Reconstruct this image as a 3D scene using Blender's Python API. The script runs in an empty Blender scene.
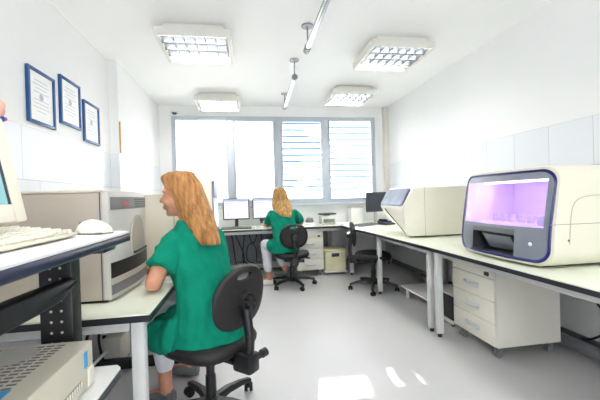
import bpy, bmesh, math, random
from mathutils import Vector, Matrix, noise
PI = math.pi
SC = bpy.context.scene
COL = SC.collection
random.seed(7)

# ------------------------------------------------------------------ helpers
def lin(h):
    h = h.lstrip('#'); out = []
    for i in (0, 2, 4):
        c = int(h[i:i+2], 16) / 255
        out.append(c/12.92 if c <= .04045 else ((c+.055)/1.055)**2.4)
    return tuple(out) + (1,)

def mat(name, hexc, rough=.5, metal=0., spec=.5, var=.04, nscale=8, bump=0., bscale=60, coat=0., stretch=None, alt=None, emit=0):
    m = bpy.data.materials.new(name); m.use_nodes = True
    nt = m.node_tree; N = nt.nodes; L = nt.links
    b = N['Principled BSDF']
    b.inputs['Roughness'].default_value = rough; b.inputs['Metallic'].default_value = metal
    b.inputs['Specular IOR Level'].default_value = spec
    b.inputs['Coat Weight'].default_value = coat
    tc = N.new('ShaderNodeTexCoord'); mp = N.new('ShaderNodeMapping')
    L.new(tc.outputs['Object'], mp.inputs['Vector'])
    if stretch: mp.inputs['Scale'].default_value = stretch
    nz = N.new('ShaderNodeTexNoise'); nz.inputs['Scale'].default_value = nscale; nz.inputs['Detail'].default_value = 4
    L.new(mp.outputs[0], nz.inputs['Vector'])
    rp = N.new('ShaderNodeValToRGB'); c = lin(hexc)
    a = lin(alt) if alt else tuple(max(0, x*(1-2*var)) for x in c[:3]) + (1,)
    hi = c if alt else tuple(min(1, x*(1+var)) for x in c[:3]) + (1,)
    rp.color_ramp.elements[0].position = .3; rp.color_ramp.elements[0].color = a
    rp.color_ramp.elements[1].position = .7; rp.color_ramp.elements[1].color = hi
    L.new(nz.outputs['Fac'], rp.inputs['Fac']); L.new(rp.outputs[0], b.inputs['Base Color'])
    if emit:
        L.new(rp.outputs[0], b.inputs['Emission Color']); b.inputs['Emission Strength'].default_value = emit
    if bump:
        n2 = N.new('ShaderNodeTexNoise'); n2.inputs['Scale'].default_value = bscale
        L.new(mp.outputs[0], n2.inputs['Vector'])
        bp = N.new('ShaderNodeBump'); bp.inputs['Strength'].default_value = bump; bp.inputs['Distance'].default_value = .01
        L.new(n2.outputs['Fac'], bp.inputs['Height']); L.new(bp.outputs[0], b.inputs['Normal'])
    return m

def emat(name, hexc, s):
    m = bpy.data.materials.new(name); m.use_nodes = True
    nt = m.node_tree; nt.nodes.remove(nt.nodes['Principled BSDF'])
    e = nt.nodes.new('ShaderNodeEmission'); e.inputs[0].default_value = lin(hexc); e.inputs[1].default_value = s
    nt.links.new(e.outputs[0], nt.nodes['Material Output'].inputs[0]); return m

def glass_mat(name, tint='#ffffff', gloss=.08, rough=.03):
    m = bpy.data.materials.new(name); m.use_nodes = True
    nt = m.node_tree; N = nt.nodes; N.remove(N['Principled BSDF'])
    t = N.new('ShaderNodeBsdfTransparent'); t.inputs[0].default_value = lin(tint)
    g = N.new('ShaderNodeBsdfGlossy'); g.inputs['Roughness'].default_value = rough
    fr = N.new('ShaderNodeFresnel'); fr.inputs['IOR'].default_value = 1.45
    mx = N.new('ShaderNodeMixShader')
    ml = N.new('ShaderNodeMath'); ml.operation = 'MULTIPLY'; ml.inputs[1].default_value = gloss*12
    nt.links.new(fr.outputs[0], ml.inputs[0]); nt.links.new(ml.outputs[0], mx.inputs[0])
    nt.links.new(t.outputs[0], mx.inputs[1]); nt.links.new(g.outputs[0], mx.inputs[2])
    nt.links.new(mx.outputs[0], N['Material Output'].inputs[0]); return m

class MB:
    """collects shapes into one bmesh"""
    def __init__(s): s.bm = bmesh.new()
    def _xf(s, vs, M):
        if M is not None: bmesh.ops.transform(s.bm, matrix=M, verts=vs)
    def box(s, lo, hi, bevel=0, M=None, seg=2):
        r = bmesh.ops.create_cube(s.bm, size=1); vs = r['verts']
        c = [(a+b)/2 for a, b in zip(lo, hi)]; d = [abs(b-a) for a, b in zip(lo, hi)]
        for v in vs: v.co = Vector((v.co.x*d[0]+c[0], v.co.y*d[1]+c[1], v.co.z*d[2]+c[2]))
        if bevel:
            es = list({e for v in vs for e in v.link_edges})
            r = bmesh.ops.bevel(s.bm, geom=es, offset=min(bevel, min(d)*.48), segments=seg, affect='EDGES', profile=.5)
            vs = list({v for f in r['faces'] for v in f.verts} | {v for v in vs if v.is_valid})
        s._xf(vs, M); return s
    def cyl(s, p0, p1, r0, r1=None, seg=20):
        r1 = r0 if r1 is None else r1
        p0, p1 = Vector(p0), Vector(p1); d = p1-p0
        r = bmesh.ops.create_cone(s.bm, cap_ends=True, segments=seg, radius1=r0, radius2=max(r1, 1e-5), depth=d.length)
        q = Vector((0, 0, 1)).rotation_difference(d.normalized()).to_matrix().to_4x4()
        bmesh.ops.transform(s.bm, matrix=Matrix.Translation((p0+p1)/2) @ q, verts=r['verts']); return s
    def sph(s, c, r, seg=20, M=None):
        q = bmesh.ops.create_uvsphere(s.bm, u_segments=seg, v_segments=max(8, seg//2), radius=1)
        rr = (r, r, r) if isinstance(r, (int, float)) else r
        T = Matrix.Translation(c) @ (M if M is not None else Matrix.Identity(4)) @ Matrix.Diagonal((*rr, 1))
        bmesh.ops.transform(s.bm, matrix=T, verts=q['verts']); return s
    def loft(s, rings, caps=True, closed=True):
        L = [[s.bm.verts.new(p) for p in r] for r in rings]; n = len(L[0])
        for a, b in zip(L, L[1:]):
            for i in range(n if closed else n-1):
                try: s.bm.faces.new((a[i], a[(i+1) % n], b[(i+1) % n], b[i]))
                except ValueError: pass
        if caps:
            s.bm.faces.new(L[0][::-1]); s.bm.faces.new(L[-1])
        return s
    def tube(s, pts, r, seg=8, caps=True):
        pts = [Vector(p) for p in pts]; rings = []; up = None
        for i, p in enumerate(pts):
            t = (pts[min(i+1, len(pts)-1)] - pts[max(i-1, 0)]).normalized()
            if up is None: up = Vector((0, 0, 1)) if abs(t.z) < .9 else Vector((1, 0, 0))
            a = t.cross(up)
            if a.length < 1e-5: a = t.orthogonal()
            a.normalize(); b = a.cross(t).normalized(); up = b
            rad = r[i] if isinstance(r, (list, tuple)) else r
            rings.append([p + (a*math.cos(2*PI*k/seg)+b*math.sin(2*PI*k/seg))*rad for k in range(seg)])
        return s.loft(rings, caps)
    def prism(s, poly, axis, a, b, bevel=0, seg=2):
        """poly = 2d points; axis = extrusion axis; other two axes in xyz order"""
        def P(q, t):
            q = list(q); q.insert(axis, t); return q
        A = [s.bm.verts.new(P(q, a)) for q in poly]; B = [s.bm.verts.new(P(q, b)) for q in poly]; n = len(poly)
        fs = [s.bm.faces.new(A[::-1]), s.bm.faces.new(B)]
        for i in range(n): fs.append(s.bm.faces.new((A[i], A[(i+1) % n], B[(i+1) % n], B[i])))
        bmesh.ops.recalc_face_normals(s.bm, faces=fs)
        if bevel:
            es = list({e for f in fs for e in f.edges})
            bmesh.ops.bevel(s.bm, geom=es, offset=bevel, segments=seg, affect='EDGES', profile=.5)
        return s
    def lathe(s, prof, c=(0, 0, 0), seg=24, M=None):
        rings = []
        for r, z in prof:
            ring = [Vector((r*math.cos(2*PI*k/seg), r*math.sin(2*PI*k/seg), z)) for k in range(seg)]
            if M is not None: ring = [M @ p for p in ring]
            rings.append([p + Vector(c) for p in ring])
        return s.loft(rings, True)
    def shift(s, d):
        bmesh.ops.translate(s.bm, vec=Vector(d), verts=s.bm.verts[:]); return s
    def build(s, name, material, parent=None, sharp=35, recalc=True):
        if recalc: bmesh.ops.recalc_face_normals(s.bm, faces=s.bm.faces[:])
        me = bpy.data.meshes.new(name); s.bm.to_mesh(me); s.bm.free()
        me.materials.append(material)
        if len(me.polygons):
            me.shade_smooth(); me.set_sharp_from_angle(angle=math.radians(sharp))
        o = bpy.data.objects.new(name, me); COL.objects.link(o)
        if parent: o.parent = parent
        return o

def tag(o, label, cat, group=None):
    o['label'] = label; o['category'] = cat
    if group: o['group'] = group
    return o
def thing(name, label, cat, loc=(0, 0, 0), rz=0, group=None):
    o = bpy.data.objects.new(name, None); COL.objects.link(o)
    o.empty_display_size = .1; o.location = loc; o.rotation_euler = (0, 0, rz)
    return tag(o, label, cat, group)
def struct(o): o['kind'] = 'structure'; return o
def at(o, loc): o.location = loc; return o
def dup(o, loc=None, rz=None, label=None, group=None, parent=None):
    c = o.copy(); COL.objects.link(c)
    if parent: c.parent = parent
    if loc is not None: c.location = loc
    if rz is not None: c.rotation_euler = (0, 0, rz)
    if label: c['label'] = label
    if group: c['group'] = group
    for ch in list(o.children): dup(ch, parent=c)
    return c
def arc(c, r, a0, a1, n):
    return [(c[0]+r*math.cos(a0+(a1-a0)*i/n), c[1]+r*math.sin(a0+(a1-a0)*i/n)) for i in range(n+1)]
def rrect(x0, y0, x1, y1, r, n=6):
    return (arc((x1-r, y1-r), r, 0, PI/2, n) + arc((x0+r, y1-r), r, PI/2, PI, n)
            + arc((x0+r, y0+r), r, PI, 1.5*PI, n) + arc((x1-r, y0+r), r, 1.5*PI, 2*PI, n))
def spline(pts, n=8):
    pts = [Vector(p) for p in pts]; out = []
    P = [pts[0]*2-pts[1]] + pts + [pts[-1]*2-pts[-2]]
    for i in range(1, len(P)-2):
        for k in range(n):
            t = k/n; a, b, c, d = P[i-1:i+3]
            out.append(.5*((2*b)+(c-a)*t+(2*a-5*b+4*c-d)*t*t+(3*b-a-3*c+d)*t**3))
    out.append(pts[-1]); return out

# ------------------------------------------------------------------ materials
M = {}
M['ceiling'] = mat('ceiling_paint', '#f3f3f3', .8, var=.005, nscale=3)
M['white'] = mat('white_paint', '#f0efec', .5, var=.01)
M['cream'] = mat('cream_plastic', '#eeeadb', .42, var=.01)
M['cream_shell'] = mat('cream_shell_plastic', '#dad6c4', .42, var=.01)
M['ivory'] = mat('ivory_plastic', '#e9e4d2', .5, var=.02)
M['beige'] = mat('beige_casing', '#d6cfbd', .5, var=.015)
M['taupe'] = mat('taupe_casing', '#b5aa9c', .55, var=.02, nscale=3)
M['light_grey'] = mat('light_grey_casing', '#c6c4bc', .45, var=.02)
M['mid_grey'] = mat('mid_grey_plastic', '#77797a', .45, var=.03)
M['dark_grey'] = mat('dark_grey_plastic', '#3d3f42', .45, var=.04)
M['black'] = mat('black_plastic', '#17181a', .42, var=.06)
M['black_soft'] = mat('black_upholstery', '#1d1b1a', .55, var=.08, nscale=30, bump=.15, bscale=300)
M['rubber'] = mat('black_rubber', '#141414', .7)
M['worktop'] = mat('cream_laminate', '#e9ecd9', .35, var=.012, nscale=14)
M['edge'] = mat('black_edging', '#22242b', .4)
M['navy_edge'] = mat('navy_black_edging', '#1d2540', .28, var=.06)
M['alu'] = mat('grey_leg_metal', '#cfcfcc', .42, var=.02)
M['handle'] = mat('pale_grey_handle', '#d6d6d4', .4)
M['chrome'] = mat('chrome', '#b9bcc2', .16, metal=1., var=.02)
M['steel'] = mat('grey_painted_steel', '#8f9294', .4, metal=.4)
M['lamp_body'] = mat('lamp_housing_paint', '#e2e0d8', .5, var=.01)
M['louvre'] = mat('darkened_louvre', '#43484b', .3, metal=.3, var=.02)  # pale blades darkened in colour so the grid reads against the glowing tubes
M['lamp_glow'] = emat('lamp_tubes', '#fbfcff', 11.)
M['blue_frame'] = mat('blue_frame_lacquer', '#22558f', .35, var=.05)
M['paper'] = mat('paper', '#f3f3f2', .7, var=.01)
M['print'] = mat('grey_print', '#b9bfca', .8)
M['wood'] = mat('honey_wood', '#cf9a4b', .5, var=.12, nscale=6, stretch=(1, 1, 8))
M['win_frame'] = mat('window_frame_paint', '#bcc3cc', .4, var=.01)
M['glass'] = glass_mat('window_glass')
M['screen_glass'] = glass_mat('instrument_glass', '#e6ecf4', .05)
M['screen_on'] = emat('lit_screen', '#eef2fa', .25)
M['screen_ui'] = emat('lit_screen_toolbar', '#a9b4e4', .22)
M['screen_teal'] = emat('teal_screen', '#a9dfe4', .2)
M['screen_off'] = mat('dark_screen', '#3f454e', .25, var=.05)
M['navy'] = mat('navy_trim', '#171b66', .3, var=.05)
M['panel_grey'] = mat('bluish_grey_panel', '#8b919c', .35, metal=.3, var=.03)
M['violet'] = mat('violet_lit_chamber_wall', '#f0e6f4', .5, var=.02)
M['violet_lamp'] = emat('violet_lamp', '#f6d0ff', 5.)
M['blue'] = mat('blue_plastic', '#2a4fa8', .4)
M['bluetape'] = mat('light_blue_tape', '#3ba0d6', .5)
M['red'] = mat('red_badge', '#d0453a', .5)
M['yellow_box'] = mat('cream_yellow_plastic', '#e3dcb6', .45, var=.02)
M['green'] = mat('green_scrubs', '#06876b', .9, spec=.2, var=.06, nscale=18, bump=.12, bscale=240)
M['trouser'] = mat('white_trousers', '#dcdce2', .8, var=.02, nscale=20, bump=.1, bscale=220)
M['skin'] = mat('skin', '#c98f72', .5, var=.04, nscale=30)
M['hair'] = mat('copper_blonde_hair', '#cf9859', .42, nscale=8, stretch=(7, 7, .3), alt='#8c5a2e', bump=.15, bscale=14)
M['hair2'] = mat('honey_blonde_hair', '#d9b06a', .45, nscale=8, stretch=(7, 7, .4), alt='#93642c', bump=.15, bscale=14)
M['brow'] = mat('dark_brow', '#3a2418', .7)
M['lip'] = mat('lip', '#a85a50', .45)
M['eye'] = mat('eye_white', '#e6e2de', .2); M['iris'] = mat('iris', '#2a2320', .2)
M['shoe_grey'] = mat('grey_shoe', '#6a6c6e', .6, var=.06); M['shoe_white'] = mat('white_shoe', '#e4e2d8', .55)
M['pink'] = mat('pink_plush', '#f0b3a2', .85, bump=.4, bscale=200)
M['red_paper'] = mat('red_card', '#a8423c', .6)
M['cable'] = mat('black_cable', '#1a1a1c', .5); M['cable_grey'] = mat('grey_cable', '#b9bbbc', .5); M['cable_blue'] = mat('blue_cable', '#3a5f96', .5)
M['balance'] = mat('balance_body', '#dcdccf', .4)
M['under_panel'] = mat('grey_modesty_panel', '#82858a', .6, var=.03)

def perforated():
    m = mat('perforated_black_metal', '#17181a', .42, var=.05); nt = m.node_tree; N = nt.nodes; L = nt.links
    tc = N.new('ShaderNodeTexCoord'); sp = N.new('ShaderNodeSeparateXYZ'); L.new(tc.outputs['Object'], sp.inputs[0])
    def mth(op, a, b=None):
        n = N.new('ShaderNodeMath'); n.operation = op
        for i, v in enumerate((a, b)):
            if v is None: continue
            if isinstance(v, (int, float)): n.inputs[i].default_value = v
            else: L.new(v, n.inputs[i])
        return n.outputs[0]
    dx = mth('SUBTRACT', mth('ABSOLUTE', mth('SUBTRACT', sp.outputs[0], .0575)), .015)
    dz = mth('SUBTRACT', mth('MULTIPLY', mth('FRACT', mth('MULTIPLY', sp.outputs[2], 1/.034)), .034), .017)
    rr = mth('SQRT', mth('ADD', mth('MULTIPLY', dx, dx), mth('MULTIPLY', dz, dz)))
    f = mth('LESS_THAN', rr, .0042)
    mx = N.new('ShaderNodeMix'); mx.data_type = 'RGBA'; L.new(f, mx.inputs[0]); mx.inputs[7].default_value = lin('#c9c3b8')
    b = N['Principled BSDF']; old = b.inputs['Base Color'].links[0].from_socket
    L.new(old, mx.inputs[6]); L.new(mx.outputs[2], b.inputs['Base Color']); return m
M['perforated'] = perforated()

# floor: pale glossy resin
def floor_mat():
    m = mat('resin_floor', '#c8c7c5', .33, var=.012, nscale=1.6, spec=.2, coat=.02)
    m.node_tree.nodes['Principled BSDF'].inputs['Coat Roughness'].default_value = .08
    return m
M['floor'] = floor_mat()

def tiled_wall(name, axis, top=1.69):
    """painted wall with a band of square white tiles below 'top' (axis = horizontal axis of the wall)"""
    m = bpy.data.materials.new(name); m.use_nodes = True
    nt = m.node_tree; N = nt.nodes; L = nt.links; b = N['Principled BSDF']
    tc = N.new('ShaderNodeTexCoord'); sp = N.new('ShaderNodeSeparateXYZ'); L.new(tc.outputs['Object'], sp.inputs[0])
    cb = N.new('ShaderNodeCombineXYZ')
    ad = N.new('ShaderNodeMath'); ad.operation = 'ADD'; ad.inputs[1].default_value = 7.2-2.42+.18
    L.new(sp.outputs[axis], ad.inputs[0]); L.new(ad.outputs[0], cb.inputs[0])
    az = N.new('ShaderNodeMath'); az.operation = 'ADD'; az.inputs[1].default_value = .352*7-top
    L.new(sp.outputs[2], az.inputs[0]); L.new(az.outputs[0], cb.inputs[1])
    br = N.new('ShaderNodeTexBrick'); br.inputs['Scale'].default_value = 1
    br.inputs['Brick Width'].default_value = .36; br.inputs['Row Height'].default_value = .352
    br.inputs['Mortar Size'].default_value = .0028; br.inputs['Mortar Smooth'].default_value = .3; br.inputs['Bias'].default_value = 0
    br.inputs['Color1'].default_value = lin('#e8eaef'); br.inputs['Color2'].default_value = lin('#e5e8ed'); br.inputs['Mortar'].default_value = lin('#c2c4c8')
    L.new(cb.outputs[0], br.inputs['Vector'])
    lt = N.new('ShaderNodeMath'); lt.operation = 'COMPARE'; lt.inputs[1].default_value = (top+.634)/2; lt.inputs[2].default_value = (top-.634)/2
    L.new(sp.outputs[2], lt.inputs[0])
    nz = N.new('ShaderNodeTexNoise'); nz.inputs['Scale'].default_value = 2; L.new(tc.outputs['Object'], nz.inputs['Vector'])
    rp = N.new('ShaderNodeValToRGB'); rp.color_ramp.elements[0].color = lin('#eeeeee'); rp.color_ramp.elements[1].color = lin('#f3f3f3')
    L.new(nz.outputs['Fac'], rp.inputs[0])
    mx = N.new('ShaderNodeMix'); mx.data_type = 'RGBA'
    L.new(lt.outputs[0], mx.inputs[0]); L.new(rp.outputs[0], mx.inputs[6]); L.new(br.outputs['Color'], mx.inputs[7])
    L.new(mx.outputs[2], b.inputs['Base Color'])
    rr = N.new('ShaderNodeMapRange'); rr.inputs[3].default_value = .8; rr.inputs[4].default_value = .38
    L.new(lt.outputs[0], rr.inputs[0]); L.new(rr.outputs[0], b.inputs['Roughness'])
    bp = N.new('ShaderNodeBump'); bp.inputs['Strength'].default_value = .25; bp.inputs['Distance'].default_value = .003; bp.invert = True
    ml = N.new('ShaderNodeMath'); ml.operation = 'MULTIPLY'
    L.new(br.outputs['Fac'], ml.inputs[0]); L.new(lt.outputs[0], ml.inputs[1]); L.new(ml.outputs[0], bp.inputs['Height'])
    L.new(bp.outputs[0], b.inputs['Normal'])
    return m
M['wall_y'] = tiled_wall('painted_wall_with_tiles', 1)
M['wall_x'] = mat('painted_wall', '#f1f1f1', .8, var=.006, nscale=2)

# ------------------------------------------------------------------ room shell
XL, XR, YN, YF, ZC = -1.40, 2.45, -2.2, 5.60, 2.68
WX0, WX1, WZ0, WZ1 = -1.13, 2.235, 1.065, 2.515
struct(MB().box((XL-.4, YN-.2, -.12), (XR+.3, YF+.3, 0)).build('floor', M['floor']))
struct(MB().box((XL-.4, YN-.2, ZC), (XR+.3, YF+.3, ZC+.12)).build('ceiling', M['ceiling']))
lw = MB(); lw.prism([(XL-.3, YN-.2), (XL, YN-.2), (XL, 3.87), (XL+.09, 3.87), (XL+.09, YF+.02), (XL-.3, YF+.02)], 2, 0, ZC)
struct(lw.build('wall_left', M['wall_y']))
struct(MB().box((XR, YN-.2, 0), (XR+.2, YF+.02, ZC)).build('wall_right', M['wall_y']))
nw = MB().box((XL-.3, YN-.2, 0), (XR+.2, YN, .1)).box((XL-.3, YN-.2, 2.2), (XR+.2, YN, ZC))
nw.box((XL-.3, YN-.2, .1), (-.35, YN, 2.2)).box((1.35, YN-.2, .1), (XR+.2, YN, 2.2))
struct(nw.build('wall_near', M['wall_x']))
fw = MB()
fw.box((XL-.3, YF, 0), (XR+.2, YF+.22, WZ0)).box((XL-.3, YF, WZ1), (XR+.2, YF+.22, ZC))
fw.box((XL-.3, YF, WZ0), (WX0, YF+.22, WZ1)).box((WX1, YF, WZ0), (XR+.2, YF+.22, WZ1))
struct(fw.build('wall_far', M['wall_x']))
tr = MB().box((2.37, YF-.09, 0), (2.455, YF+.01, ZC-.0005), .004)
tm = mat('corner_strip_paint', '#ddd9d2', .6, var=.01)
struct(tr.build('trim_1', tm))
sk = MB().box((XR-.012, YN, 0), (XR+.01, YF, .08)); struct(sk.build('baseboard_right', M['mid_grey']))
sk = MB().box((XL, YF-.012, 0), (XR, YF+.01, .08)); struct(sk.build('baseboard_far', M['mid_grey']))

# window: outer frame, four lights, panes, sill
win = bpy.data.objects.new('window_1', None); COL.objects.link(win); win['kind'] = 'structure'; win.location = (0, YF, 0)
fr = MB(); y0, y1 = .015, .085
fr.box((WX0, y0, WZ1-.055), (WX1, y1, WZ1+.002)).box((WX0, y0, WZ0), (WX1, y1, WZ0+.06))
fr.box((WX0, y0, WZ0+.06), (WX0+.055, y1, WZ1-.055)).box((WX1-.055, y0, WZ0+.06), (WX1, y1, WZ1-.055))
muls = [(-.275, -.17), (.50, .60), (1.31, 1.42)]
for a, b in muls: fr.box((a, y0-.006, WZ0+.06), (b, y1, WZ1-.055), .008)
fr.build('window_frame', M['win_frame'], win)
xs = [WX0+.055] + [v for p in muls for v in p] + [WX1-.055]
lights = [(xs[0], xs[1]), (xs[2], xs[3]), (xs[4], xs[5]), (xs[6], xs[7])]
for i, (a, b) in enumerate(lights):
    s = MB(); w = .03 if i in (1, 2) else .012
    s.box((a, .0, WZ0+.06), (a+w, .07, WZ1-.055)).box((b-w, .0, WZ0+.06), (b, .07, WZ1-.055))
    s.box((a+w, .0, WZ1-.055-w), (b-w, .07, WZ1-.055)).box((a+w, .0, WZ0+.06), (b-w, .07, WZ0+.06+w))
    s.build('sash', M['win_frame'], win)
    MB().box((a+w, .035, WZ0+.06+w), (b-w, .041, WZ1-.055-w)).build('pane', M['glass'], win)
hd = MB().box((.585, -.03, 1.62), (.612, .0, 1.72), .006).box((.59, -.05, 1.63), (.607, -.03, 1.66), .004)
hd.build('window_handle', M['win_frame'], win)
struct(MB().box((WX0-.02, YF-.10, WZ0-.035), (WX1+.02, YF+.02, WZ0-.002), .006).build('trim_2', M['win_frame']))

fill_win = bpy.data.objects.new('fill_window', None); COL.objects.link(fill_win); fill_win['kind'] = 'structure'; fill_win.location = (.5, YN-.1, 0)  # unseen glazed opening added behind the camera to let in fill daylight
fr = MB().box((-.85, -.03, .1), (.85, .03, .16)).box((-.85, -.03, 2.14), (.85, .03, 2.2))
for x in (-.82, 0, .82): fr.box((x-.03, -.03, .16), (x+.03, .03, 2.14))
fr.build('window_frame', M['win_frame'], fill_win)
for a, b in ((-.79, -.03), (.03, .79)): MB().box((a, -.003, .16), (b, .003, 2.14)).build('pane', M['glass'], fill_win)
# blinds hung outside the panes: translucent cloth, plain on the left, banded on the right
def blind_mat(name, band, phase):
    m = bpy.data.materials.new(name); m.use_nodes = True
    nt = m.node_tree; N = nt.nodes; L = nt.links; N.remove(N['Principled BSDF'])
    tc = N.new('ShaderNodeTexCoord'); sp = N.new('ShaderNodeSeparateXYZ'); L.new(tc.outputs['Object'], sp.inputs[0])
    d = N.new('ShaderNodeMath'); d.operation = 'MULTIPLY_ADD'; d.inputs[1].default_value = 1/.107; d.inputs[2].default_value = phase
    L.new(sp.outputs[2], d.inputs[0])
    fr_ = N.new('ShaderNodeMath'); fr_.operation = 'FRACT'; L.new(d.outputs[0], fr_.inputs[0])
    pp = N.new('ShaderNodeMath'); pp.operation = 'PINGPONG'; pp.inputs[1].default_value = .5; L.new(fr_.outputs[0], pp.inputs[0])
    lt = N.new('ShaderNodeMapRange'); lt.interpolation_type = 'SMOOTHSTEP'; lt.inputs[1].default_value = .14; lt.inputs[2].default_value = .21; lt.inputs[3].default_value = 1; lt.inputs[4].default_value = 0; L.new(pp.outputs[0], lt.inputs[0])
    nz = N.new('ShaderNodeTexNoise'); nz.inputs['Scale'].default_value = 1.; nz.inputs['Detail'].default_value = 1
    mp = N.new('ShaderNodeMapping'); mp.inputs['Scale'].default_value = (1.6, 1, 2.5); mp.inputs['Location'].default_value = (phase*9, 0, phase*5)
    L.new(tc.outputs['Object'], mp.inputs[0]); L.new(mp.outputs[0], nz.inputs['Vector'])
    mr = N.new('ShaderNodeMapRange'); mr.inputs[1].default_value = .24; mr.inputs[2].default_value = .46; mr.inputs[4].default_value = band
    L.new(nz.outputs['Fac'], mr.inputs[0])
    ml = N.new('ShaderNodeMath'); ml.operation = 'MULTIPLY'; L.new(lt.outputs[0], ml.inputs[0]); L.new(mr.outputs[0], ml.inputs[1])
    mx = N.new('ShaderNodeMix'); mx.data_type = 'RGBA'
    L.new(ml.outputs[0], mx.inputs[0]); mx.inputs[6].default_value = (.68, .68, .68, 1); mx.inputs[7].default_value = (.125, .19, .255, 1)
    t = N.new('ShaderNodeBsdfTranslucent'); L.new(mx.outputs[2], t.inputs[0])
    df = N.new('ShaderNodeBsdfDiffuse'); L.new(mx.outputs[2], df.inputs[0])
    ms = N.new('ShaderNodeMixShader'); ms.inputs[0].default_value = .25
    L.new(t.outputs[0], ms.inputs[1]); L.new(df.outputs[0], ms.inputs[2]); L.new(ms.outputs[0], N['Material Output'].inputs[0])
    return m
blab = ['plain white blind behind the leftmost window pane', 'almost plain white blind behind the second window pane from the left',
        'white blind with strong pale blue bands behind the third window pane', 'faintly blue banded white blind behind the rightmost window pane']
for i, (a, b) in enumerate(lights):
    bot = (WZ0+.02, WZ0+.02, WZ0+.2, WZ0+.18)[i]
    k = thing('window_blind', blab[i], 'blind', ((a+b)/2, YF+.135, bot), 0, 'blinds behind the window panes')
    w = (b-a)/2+.05
    MB().box((-w, -.001, 0), (w, .001, WZ1-bot+.02)).build('blind_cloth', blind_mat('blind_cloth_%d' % i, (.0, .0, 1.0, .9)[i], (.1, .4, .15, .55)[i]), k)
    MB().box((-w, -.006, -.012), (w, .006, .004), .003).build('bottom_bar', M['white'], k)
    MB().cyl((-w, 0, WZ1-bot+.03), (w, 0, WZ1-bot+.03), .02).build('roller_tube', M['white'], k)

# ------------------------------------------------------------------ ceiling lamps
def make_lamp():
    t = thing('ceiling_light', 'x', 'ceiling light', (0, 0, ZC), 0, 'square louvred ceiling lights')
    h = .297; d = .105; hx = .315
    b = MB()
    for s in (-1, 1):
        b.box((s*hx-.03*s, -h, -d-.02), (s*hx, h, -.052)); b.box((-hx+.03, s*h-.012*s, -d-.02), (hx-.03, s*h, -.052))
    b.box((-hx+.03, -h+.012, -.060), (hx-.03, h-.012, -.052))
    b.box((-hx+.06, -h+.05, -.053), (hx-.06, h-.05, .001))
    b.build('housing', M['lamp_body'], t)
    for k in range(4):
        y = -h+.012+(2*h-.024)*(k+.5)/4
        MB().cyl((-h+.03, y, -.078), (h-.03, y, -.078), .013, seg=12).build('tube_lamp', M['lamp_glow'], t)
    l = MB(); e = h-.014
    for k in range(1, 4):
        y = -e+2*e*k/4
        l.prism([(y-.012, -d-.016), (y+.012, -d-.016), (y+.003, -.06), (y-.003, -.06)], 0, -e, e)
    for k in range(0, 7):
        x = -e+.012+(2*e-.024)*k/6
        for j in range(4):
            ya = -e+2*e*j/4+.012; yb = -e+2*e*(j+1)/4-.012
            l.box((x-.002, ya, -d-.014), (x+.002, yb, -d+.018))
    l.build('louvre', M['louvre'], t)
    return t
lamp = make_lamp()
lamps = [(-.37, 3.28, 'square louvred ceiling light above the copper-haired seated woman, largest at left of the pipe'),
         (1.52, 3.31, 'square louvred ceiling light right of the pipe, nearer of the two on the right'),
         (-.355, 5.17, 'square louvred ceiling light close to the left end of the window'),
         (1.52, 4.75, 'square louvred ceiling light close to the right end of the window')]
lamps[0] = (-.40, 3.27, 'square louvred ceiling light at upper left, the nearer one left of the pipe')
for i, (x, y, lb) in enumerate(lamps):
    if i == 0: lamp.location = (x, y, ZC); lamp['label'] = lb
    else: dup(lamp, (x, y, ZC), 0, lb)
for x, y in ((-.37, 1.0), (1.52, .55), (-.37, -1.1), (1.52, -1.2)):    # unseen lamp copies added behind and above the camera as fill light
    dup(lamp, (x, y, ZC), 0, 'square louvred ceiling light added unseen above and behind the viewer as fill')

# ceiling pipe
def pipe(name, label, ya, yb, xa, xb, supports):
    z = 2.49
    t = thing(name, label, 'pipe', (xa, ya, z), 0, 'chrome pipes hung from the ceiling')
    MB().tube([(0, 0, 0), ((xb-xa)*.5, (yb-ya)*.5, 0), (xb-xa, yb-ya, 0)], .024, 20).build('tube', M['chrome'], t)
    e = MB()
    e.cyl((xb-xa, yb-ya-.03, 0), (xb-xa, yb-ya+.012, 0), .029); e.cyl((0, -.01, 0), (0, .035, 0), .034)
    e.build('end_cap', M['steel'], t)
    for y in supports:
        x = (xb-xa)*(y-ya)/(yb-ya)
        s = MB().cyl((x, y-ya, ZC-z-.012), (x, y-ya, ZC-z+.001), .052)
        s.cyl((x, y-ya, .02), (x, y-ya, ZC-z-.01), .008).cyl((x, y-ya-.012, 0), (x, y-ya+.012, 0), .030)
        s.build('ceiling_bracket', M['steel'], t)
pipe('ceiling_pipe', 'chrome pipe hung under the ceiling, nearer length running out of the top of the photo', .7, 3.02, .575, .580, (1.2, 2.95))
pipe('ceiling_pipe', 'chrome pipe hung under the ceiling, far length ending near the window', 3.70, 4.97, .570, .60, (3.70, 4.90))

M['lens'] = mat('smoked_dome', '#5c6066', .25)
cam_ = thing('dome_camera', 'small white dome camera with dark lens on the wall above the left window corner', 'camera', (-1.06, YF, 2.555))
MB().cyl((0, -.05, .03), (0, -.05, -.005), .055, .06).box((-.05, -.05, -.005), (.05, .002, .03), .004).build('base', M['white'], cam_)
MB().sph((0, -.05, -.008), (.036, .036, .03)).build('lens', M['lens'], cam_)

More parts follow.
